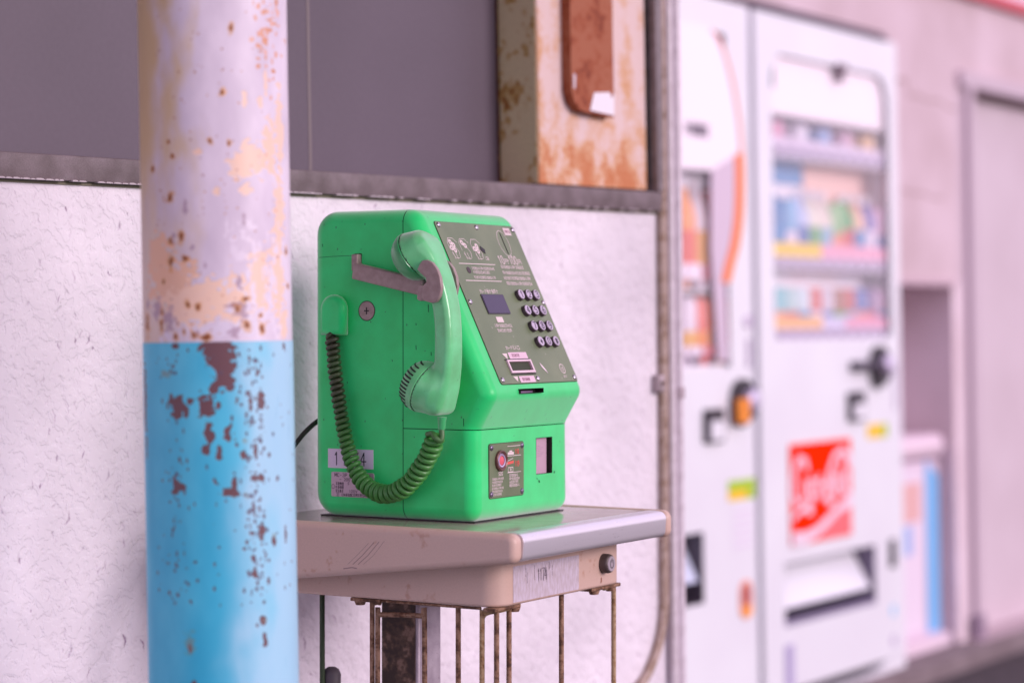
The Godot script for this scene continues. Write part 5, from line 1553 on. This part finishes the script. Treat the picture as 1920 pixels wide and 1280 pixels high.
	pr.tri(ptop * Vector3(0.056, 0.0300, 0.0003), ptop * Vector3(0.068, 0.0300, 0.0003), ptop * Vector3(0.064, 0.0220, 0.0003), ptop.basis.z, ptop.basis.z, ptop.basis.z)
	pr.tri(ptop * Vector3(0.060, -0.0012, 0.0003), ptop * Vector3(0.071, -0.0012, 0.0003), ptop * Vector3(0.067, -0.0085, 0.0003), ptop.basis.z, ptop.basis.z, ptop.basis.z)
	# round emblem low at the right
	pr.ribbon(arc(0.1883, 0.0070, 0.0058, 0.0062, 0, TAU, 24), 0.0011, ptop, 0.0002)
	pr.ribbon(L([0.1860, 0.0095, 0.1860, 0.0060, 0.1883, 0.0038, 0.1905, 0.0060, 0.1900, 0.0090, 0.1883, 0.0075]), 0.0009, ptop, 0.0003)
	text(pr, "NTT", Vector2(0.1840, -0.0055), 0.0030, 0.0005, ptop, 0.0002, 1.15, 0.8)
	part(plate, "printing", pr, paint)
	part(plate, "card_picture", MB.new().slab(L([0.1085, 0.1735, 0.1165, 0.1685, 0.1190, 0.1745, 0.1110, 0.1795]), 0.0003, 0.0007, ptop), dark)
	part(plate, "lamp_hole", MB.new().slab(arc2(0.0605, 0.1445, 0.0045), 0.0002, 0.0004, ptop), mat(C8(54, 26, 26), 0.3))
	part(plate, "sticker", MB.new().box(Vector3(0.1858, 0.1975, 0.0002), Vector3(0.2020, 0.2078, 0.0005), ptop), paint)
	part(plate, "sticker", MB.new().box(Vector3(0.0770, 0.0725, 0.0002), Vector3(0.0925, 0.0800, 0.0005), ptop), paint)
	var sl1 := part(plate, "slot_label", MB.new().box(Vector3(0.0700, 0.0225, 0.0002), Vector3(0.1140, 0.0312, 0.0005), ptop), mat(C8(222, 190, 206), 0.5))
	part(plate, "slot_label", MB.new().box(Vector3(0.0730, -0.0098, 0.0002), Vector3(0.1095, -0.0012, 0.0005), ptop), mat(C8(222, 190, 206), 0.5))
	var st := MB.new()
	filler(st, Vector2(0.0770, 0.0250), 5, 0.0038, 0.0005, ptop, 0.0007, 3)
	filler(st, Vector2(0.0790, -0.0075), 5, 0.0038, 0.0005, ptop, 0.0007, 4)
	filler(st, Vector2(0.1885, 0.2005), 3, 0.0042, 0.0005, ptop, 0.0007, 5)
	part(plate, "small_lettering", st, mat(C8(150, 96, 120), 0.6))
	part(plate, "peeled_spot", MB.new().slab(L([0.1365, 0.0165, 0.1385, 0.0100, 0.1475, 0.0010, 0.1455, 0.0065, 0.1415, 0.0120]), 0.0002, 0.0004, ptop), mat(C8(230, 212, 218), 0.5))
	# display window
	part(plate, "display_frame", MB.new().slab(rrect(0.0630, 0.0838, 0.1165, 0.1112, 0.0015, 2), 0.0, 0.0010, ptop), mat(C8(60, 52, 66), 0.4))
	part(plate, "display", MB.new().box(Vector3(0.0645, 0.0850, 0.0005), Vector3(0.1150, 0.1100, 0.0014), ptop), mat(C8(58, 46, 78), 0.14))
	# card slot: a raised pale frame round a dark slit
	var slit := MB.new()
	slit.pocket(ptop, 0.0615, 0.1125, 0.0058, 0.0180, 0.004, false, 0.0002)
	part(plate, "card_slot", slit.box(Vector3(0.0615, 0.0058, -0.0045), Vector3(0.1125, 0.0115, -0.0020), ptop).box(Vector3(0.0615, 0.0132, -0.0045), Vector3(0.1125, 0.0180, -0.0010), ptop).box(Vector3(0.1075, 0.0115, -0.0045), Vector3(0.1125, 0.0132, -0.0014), ptop), mat(C8(196, 160, 172), 0.45))
	part(plate, "slit", MB.new().box(Vector3(0.0620, 0.0110, -0.0046), Vector3(0.1070, 0.0135, -0.0026), ptop), mat(C8(10, 8, 10), 0.6))
	var bz := MB.new()
	bz.box(Vector3(0.0585, 0.0028, 0.0002), Vector3(0.1160, 0.0057, 0.0022), ptop).box(Vector3(0.0585, 0.0181, 0.0002), Vector3(0.1160, 0.0205, 0.0022), ptop).box(Vector3(0.0585, 0.0058, 0.0002), Vector3(0.0614, 0.0180, 0.0022), ptop).box(Vector3(0.1126, 0.0058, 0.0002), Vector3(0.1160, 0.0180, 0.0022), ptop)
	part(plate, "slot_bezel", bz, mat(C8(226, 198, 210), 0.4))
	part(plate, "slot_rule", MB.new().box(Vector3(0.0565, 0.0208, 0.0002), Vector3(0.1165, 0.0222, 0.0008), ptop).box(Vector3(0.0580, 0.0008, 0.0002), Vector3(0.1172, 0.0022, 0.0008), ptop), dark)
	for q: Array in [[0.0330, 0.2065], [0.1215, 0.2060], [0.2105, 0.2058], [0.0325, 0.1005], [0.2105, 0.1005], [0.0325, -0.0052], [0.1172, -0.0052], [0.2095, -0.0055]]:
		screw_head(plate, ptop * Transform3D(Basis(), Vector3(q[0], q[1], 0)), 0.0036, chrome, dark, false)
	# keypad: thing > button > digit
	var keys := "123456789*0#"
	var rowy := [0.1098, 0.0876, 0.0657, 0.0438]
	var ink := mat(C8(44, 36, 56), 0.5)
	var keycap := mat(C8(196, 182, 202), 0.35, 0.15)
	var keyside := mat(C8(64, 52, 58), 0.4)
	for k in 12:
		var c := Vector2(0.1545 + (k % 3) * 0.0193, rowy[k / 3])
		var kf := ptop * Transform3D(Basis(Vector3(1, 0, 0), Vector3(0, 0, 1), Vector3(0, -1, 0)), Vector3(c.x, c.y, 0))
		var b := part(o, "button", MB.new().lathe(PackedVector2Array([Vector2(0, 0.0074), Vector2(0.0042, 0.0073), Vector2(0.0050, 0.0067), Vector2(0.0050, 0.0)]), kf, 24), keyside)
		part(b, "button_cap", MB.new().lathe(PackedVector2Array([Vector2(0.0050, 0.0066), Vector2(0.0057, 0.0063), Vector2(0.0058, 0.0)]), kf, 24), keycap)
		var dg := MB.new()
		var ch := keys[k]
		text(dg, ch, c + Vector2(-0.0032, -0.0043), 0.0086, 0.0012, ptop, 0.0061, 1.0, 0.74)
		part(b, "digit", dg, ink)
	# card exit slot on the chin
	var cs := Transform3D(Basis(), Vector3(0, 0, 0.018))
	part(o, "card_exit", MB.new().pocket(cs, 0.0625, 0.118, 0.1492, 0.1548, 0.012, true, 0.006), mat(C8(16, 14, 16), 0.6))
	part(o, "card_exit_shutter", MB.new().box(Vector3(0.0640, 0.1492, 0.008), Vector3(0.1085, 0.1516, 0.0135)), mat(C8(168, 140, 176), 0.3, 0.5))

	# --- lower front: emergency plate, return window
	var EP := Transform3D(Basis(), Vector3(0, 0, 0.0))
	var sp := part(o, "emergency_plate", MB.new().slab(rrect(0.0268, 0.0222, 0.1085, 0.0880, 0.003, 3), -0.0006, 0.0008), plate_m, "small grey-green plate with the emergency button")
	part(sp, "plate_border", MB.new().slab(rrect(0.0260, 0.0214, 0.1093, 0.0888, 0.0035, 3), -0.0005, 0.0003), mat(C8(70, 76, 58), 0.8))
	var eb := Transform3D(Basis(Vector3(1, 0, 0), Vector3(0, 0, 1), Vector3(0, -1, 0)), Vector3(0.0520, 0.0672, 0.0008))
	part(sp, "button_ring", MB.new().lathe(PackedVector2Array([Vector2(0, 0.0130), Vector2(0.0030, 0.0128), Vector2(0.0040, 0.0116), Vector2(0.0028, 0.0096), Vector2(0.0020, 0.0090)]), eb, 28), mat(C8(112, 76, 72), 0.35, 0.4))
	part(sp, "button_collar", MB.new().lathe(PackedVector2Array([Vector2(0.0014, 0.0091), Vector2(0.0030, 0.0080), Vector2(0.0026, 0.0060)]), eb, 28), mat(C8(196, 176, 206), 0.3, 0.4))
	part(sp, "red_button", MB.new().lathe(PackedVector2Array([Vector2(0.0012, 0.0062), Vector2(0.0024, 0.0054), Vector2(0.0030, 0.0)]), eb, 24), mat(C8(220, 96, 112), 0.4))
	var ew := MB.new()
	var ef := Transform3D(Basis(), Vector3(0, 0, 0.0008))
	text(ew, "SOS", Vector2(0.0475, 0.0490), 0.0042, 0.0007, ef, 0.0002, 1.15, 0.75)
	for k in 3:
		ew.ribbon(L([0.0690, 0.0838 - k * 0.0120 - (0.0085 if k == 2 else 0.0), 0.1010, 0.0838 - k * 0.0120 - (0.0085 if k == 2 else 0.0)]), 0.0007, ef, 0.0002)
	# small car, fire engine and ambulance marks
	ew.ribbon(L([0.0705, 0.0748, 0.0830, 0.0748]), 0.0032, ef, 0.0002)
	ew.ribbon(L([0.0740, 0.0775, 0.0795, 0.0775]), 0.0018, ef, 0.0002)
	ew.ribbon(L([0.0705, 0.0560, 0.0705, 0.0520, 0.0820, 0.0520, 0.0820, 0.0575, 0.0705, 0.0575]), 0.0009, ef, 0.0002)
	ew.ribbon(L([0.0765, 0.0530, 0.0765, 0.0566]), 0.0009, ef, 0.0003)
	ew.ribbon(L([0.0745, 0.0548, 0.0785, 0.0548]), 0.0009, ef, 0.0003)
	ew.ribbon(L([0.0700, 0.0660, 0.0820, 0.0685]), 0.0007, ef, 0.0002)
	for k in 6:
		filler(ew, Vector2(0.0325, 0.0440 - k * 0.0038), 11 - (k % 3), 0.0026, 0.00032, ef, 0.0002, k + 1)
	for k in 4:
		filler(ew, Vector2(0.0735, 0.0462 - k * 0.0042), 7 + (k % 2), 0.0032, 0.00042, ef, 0.0002, k + 4)
	part(sp, "printing", ew, paint)
	var er := MB.new()
	text(er, "110", Vector2(0.0870, 0.0738), 0.0056, 0.0009, ef, 0.0003, 1.1, 0.5)
	text(er, "119", Vector2(0.0870, 0.0585), 0.0062, 0.0010, ef, 0.0003, 1.1, 0.5)
	er.ribbon(L([0.0705, 0.0630, 0.0825, 0.0640]), 0.0034, ef, 0.0002)
	part(sp, "red_lettering", er, mat(C8(222, 92, 84), 0.5))
	for q: Array in [[0.0310, 0.0835], [0.1040, 0.0835], [0.0310, 0.0268], [0.1040, 0.0268]]:
		screw_head(sp, Transform3D(Basis(), Vector3(q[0], q[1], 0.0008)), 0.0036, mat(C8(120, 108, 128), 0.3, 0.7), dark, false)
	var wf := Transform3D(Basis(), Vector3(0, 0, -0.0004))
	part(o, "return_recess", MB.new().pocket(wf, 0.1413, 0.1817, 0.0448, 0.0908, 0.0105), mat(C8(40, 32, 30), 0.7))
	part(o, "return_flap", MB.new().box(Vector3(0.1418, 0.0450, -0.0095), Vector3(0.1765, 0.0900, -0.0060)), mat(C8(196, 162, 178), 0.4, 0.1), "pinkish grey coin return flap")
	var fl := MB.new()
	for k in 7:
		fl.ribbon(L([0.1440, 0.0800 - k * 0.0022, 0.1600 + (k * 5 % 7) * 0.0016, 0.0800 - k * 0.0022]), 0.0005, Transform3D(), -0.0058)
	part(o, "flap_lettering", fl, mat(C8(168, 136, 156), 0.6))
	var nick := MB.new()
	nick.ribbon(L([0.1475, 0.0368, 0.1485, 0.0352]), 0.0022, Transform3D(), 0.0003)
	nick.ribbon(L([0.1860, 0.0462, 0.1862, 0.0450]), 0.0022, Transform3D(), 0.0003)
	nick.ribbon(L([0.1420, 0.0405, 0.1430, 0.0392]), 0.0010, Transform3D(), 0.0003)
	part(o, "chip", nick, mat(C8(20, 92, 50), 0.7))

	# --- cradle arm and fork
	var arm := MB.new()
	var A := Vector3(-0.0135, 0.2998, -0.1690)
	var B := Vector3(-0.0345, 0.2775, -0.0515)
	var ad := (B - A).normalized()
	var av := (Vector3(0, 1, 0) - ad * ad.y).normalized()
	var an := ad.cross(av)
	var AF := Transform3D(Basis(ad, av, an), A)
	arm.loft(rrect(-0.006, -0.0100, 0.006, 0.0100, 0.002, 3), 0.0, (B - A).length(), 0.002, 3, AF)
	part(o, "cradle_arm", arm, brown, "brown cradle arm")
	part(o, "arm_tab", MB.new().loft(rrect(-0.1755, 0.300, -0.1665, 0.3205, 0.001, 2), X0 - 0.0085, X0 + 0.004, 0.0015, 2), brown)
	var dp := PackedVector2Array([Vector2(-0.0372, 0.2630), Vector2(-0.0221, 0.2591), Vector2(-0.0154, 0.2604), Vector2(-0.0105, 0.2673), Vector2(-0.0082, 0.2770), Vector2(-0.0101, 0.2893), Vector2(-0.0146, 0.2994), Vector2(-0.0214, 0.3071), Vector2(-0.0290, 0.3104), Vector2(-0.0345, 0.3100), Vector2(-0.0387, 0.3060), Vector2(-0.0425, 0.2991), Vector2(-0.0372, 0.2940), Vector2(-0.0304, 0.2889), Vector2(-0.0297, 0.2838), Vector2(-0.0349, 0.2794)])
	part(o, "cradle_fork", MB.new().loft(dp, -0.0675, -0.0615, 0.0012, 3), brown, "brown D-shaped prong of the cradle")
	var dq := PackedVector2Array()
	for p in dp:
		dq.append(p + Vector2(-0.0065, 0.002))
	part(o, "cradle_fork", MB.new().loft(dq, -0.0215, -0.0160, 0.0012, 3), brown, "brown inner prong of the cradle")
	part(o, "fork_bridge", MB.new().loft(round_poly([[-0.0455, 0.2635, 0.002], [-0.0375, 0.2610, 0.002], [-0.0345, 0.2800, 0.001], [-0.0425, 0.2820, 0.001]], 3), -0.0640, -0.0180, 0.001, 2), brown)

	# --- power lead behind
	single("power_lead", MB.new().tube(smooth3([Vector3(0.05, 0.115, -0.2360), Vector3(0.045, 0.118, -0.246), Vector3(0.0208, 0.1105, -0.252), Vector3(-0.0044, 0.0967, -0.254), Vector3(-0.0248, 0.0808, -0.256), Vector3(-0.06, 0.045, -0.27), Vector3(-0.12, -0.03, -0.30), Vector3(-0.16, -0.12, -0.33), Vector3(-0.17, -0.3, -0.36)], 8), 0.0032, 10), mat(C8(44, 34, 36), 0.55), "dark power lead running from behind the green telephone towards the pole", "cable", PH)


func ring3(c: Vector3, a: Vector3, b: Vector3, r: float) -> PackedVector3Array:
	var o := PackedVector3Array()
	for k in 33:
		var t := TAU * k / 32
		o.append(c + a * cos(t) * r + b * sin(t) * r)
	return o

func arc2(cx: float, cy: float, r: float) -> PackedVector2Array:
	var p := arc(cx, cy, r, r, 0, TAU, 20)
	p.resize(20)
	return p


# ---------------------------------------------------------------- the handset and its coiled cord
func build_handset() -> void:
	var worn := StandardMaterial3D.new()
	worn.albedo_color = C8(108, 222, 146)
	worn.albedo_texture = mottle("worn", Color(0.84, 0.82, 0.76), Color(1, 1, 1), 0.007, 141, 0.02, 20, Color(0.4, 0.42, 0.32))
	worn.uv1_triplanar = true
	worn.uv1_scale = Vector3.ONE * 5.0
	worn.roughness = 0.24
	worn.metallic_specular = 0.6
	worn.rim_enabled = true
	worn.rim = 1.2
	worn.rim_tint = 0.0
	var capm := worn.duplicate()
	capm.albedo_color = C8(40, 180, 100)
	var dark := mat(C8(26, 34, 26), 0.6)
	var o := thing("telephone_handset", "pale worn green telephone handset hanging in the brown cradle by its coiled cord", "handset", PH)
	var hp3 := []
	for q: Vector2 in HPATH:
		hp3.append(Vector3(q.x, q.y, 0))
	for q in smooth3(hp3, 3):
		hpath.append(Vector2(q.x, q.y))
	part(o, "handle", sdf_mesh(handset_sdf, Vector3(HX - 0.040, 0.112, -0.085), Vector3(HX + 0.040, 0.356, 0.012), 0.0021), worn)
	for e: Array in [[EAR_C, EAR_A, "earpiece_cap", [[0.0003, 0.0304], [0.0008, 0.0312], [0.0040, 0.0312], [0.0080, 0.0303], [0.0130, 0.0282], [0.0185, 0.0245], [0.0215, 0.0200], [0.0224, 0.0150], [0.0225, 0.0]]], [MOUTH_C, MOUTH_A, "mouthpiece_cap", [[0.0003, 0.0310], [0.0008, 0.0318], [0.0050, 0.0318], [0.0095, 0.0312], [0.0150, 0.0296], [0.0205, 0.0268], [0.0232, 0.0235], [0.0240, 0.0190], [0.0241, 0.0]]]]:
		var c2: Vector2 = e[0]
		var a2: Vector2 = -Vector2(e[1])
		var ax := Vector3(0, a2.y, a2.x)
		var sx := Vector3(1, 0, 0)
		var fr := Transform3D(Basis(sx, ax, sx.cross(ax)), Vector3(HX, c2.y, c2.x))
		var pr := PackedVector2Array()
		for q: Array in e[3]:
			pr.append(Vector2(q[0], q[1]))
		var cap := part(o, e[2], MB.new().lathe(pr, fr, 48), capm if e[2] == "earpiece_cap" else worn)
		part(cap, "seam", MB.new().cyl(fr * Vector3(0, -0.0005, 0), fr * Vector3(0, 0.0015, 0), 0.0299, 0.0299, 40), dark)
		if e[2] == "mouthpiece_cap":
			# vent slits: straight slots across the face that run out over the rim
			for k in 13:
				var h := (k - 6) * 0.0046
				var R := 0.0322
				var xx := sqrt(R * R - h * h)
				var v := MB.new()
				for sgn: float in [-1.0, 1.0]:
					var pts := PackedVector3Array()
					for j in 7:
						var al := 0.0085 + j * 0.0023
						var rr := radius_at(pr, al) + 0.00005
						var xr := sqrt(maxf(rr * rr - h * h, 0.0))
						if rr > absf(h) + 0.0004:
							pts.append(fr * Vector3(sgn * xr, al, h))
					if pts.size() > 1:
						v.tube(pts, 0.0011, 6)
				if absf(h) < 0.017:
					var w := sqrt(0.0185 * 0.0185 - h * h)
					v.tube(PackedVector3Array([fr * Vector3(-w, 0.0238, h), fr * Vector3(w, 0.0238, h)]), 0.0009, 6)
				if v.v.size():
					part(cap, "vent_slit", v, dark)
	part(o, "cord_plug", MB.new().cyl(Vector3(-0.044, 0.1235, -0.0222), Vector3(-0.0445, 0.1085, -0.0226), 0.0056, 0.0042, 18), capm)
	# coiled cord: a helix round a hanging curve
	var path := smooth3([Vector3(-0.0145, 0.2210, -0.2065), Vector3(-0.0165, 0.2130, -0.2020), Vector3(-0.0175, 0.1728, -0.1968), Vector3(-0.018, 0.1200, -0.1871), Vector3(-0.019, 0.0741, -0.1744), Vector3(-0.021, 0.0401, -0.1530), Vector3(-0.025, 0.0266, -0.1186), Vector3(-0.030, 0.0373, -0.0840), Vector3(-0.034, 0.0643, -0.0560), Vector3(-0.038, 0.0907, -0.0385), Vector3(-0.040, 0.1010, -0.0350)], 60)
	var total := 0.0
	for i in path.size() - 1:
		total += path[i].distance_to(path[i + 1])
	var helix := PackedVector3Array()
	var cols := PackedColorArray()
	var rad := PackedFloat32Array()
	var side := Vector3(1, 0, 0)
	var run := 0.0
	var phase := 0.0
	var step := 0
	var brownc := Color(0.060, 0.058, 0.036)
	var greenc := Color(0.06, 0.25, 0.05)
	# resample finely
	for i in path.size() - 1:
		var a := path[i]
		var b := path[i + 1]
		var d := (b - a).normalized()
		side = (side - d * side.dot(d)).normalized()
		var up := d.cross(side)
		var seg := a.distance_to(b)
		var n := maxi(1, int(ceil(seg / 0.00036)))
		for k in n:
			var f := float(k) / n
			var s := (run + seg * f) / total
			var pitch := lerpf(0.0072, 0.0084, smoothstep(0.35, 0.75, s))
			var rc := lerpf(0.0062, 0.0088, smoothstep(0.25, 0.75, s)) * (1.0 + 0.05 * sin(s * 61.0)) * smoothstep(-0.02, 0.03, s)
			phase += TAU * (seg / n) / pitch
			helix.append(a.lerp(b, f) + (side * cos(phase) + up * sin(phase)) * rc)
			var dirt := smoothstep(0.50, 0.20, s + 0.05 * sin(s * 40.0))
			cols.append(greenc.lerp(brownc, clampf(dirt * 0.85 + 0.12 * sin(phase * 0.13), 0.0, 1.0)))
			rad.append(lerpf(0.0031, 0.0037, smoothstep(0.3, 0.8, s)))
		run += seg
	# the last loop runs up into the plug
	var tail := smooth3([helix[helix.size() - 1], Vector3(-0.0475, 0.1035, -0.0335), Vector3(-0.0510, 0.0990, -0.0275), Vector3(-0.0475, 0.0955, -0.0225), Vector3(-0.0455, 0.1005, -0.0215), Vector3(-0.0447, 0.1090, -0.0226)], 8)
	for i in range(1, tail.size()):
		helix.append(tail[i])
		cols.append(greenc.lerp(brownc, 0.45))
		rad.append(0.0034)
	var cm := StandardMaterial3D.new()
	cm.vertex_color_use_as_albedo = true
	cm.roughness = 0.36
	part(o, "coiled_cord", MB.new().tube(helix, 0.0033, 9, cols, rad), cm, "coiled cord, brown with dirt at the top and green below")
	part(o, "cord_end", MB.new().cyl(Vector3(-0.0125, 0.2215, -0.2070), Vector3(-0.0150, 0.2105, -0.2030), 0.0062, 0.0050, 14), mat(C8(62, 50, 40), 0.6))


func radius_at(pr: PackedVector2Array, along: float) -> float:
	for i in pr.size() - 1:
		if along <= pr[i + 1].x:
			return lerpf(pr[i].y, pr[i + 1].y, (along - pr[i].x) / maxf(pr[i + 1].x - pr[i].x, 1e-6))
	return 0.0
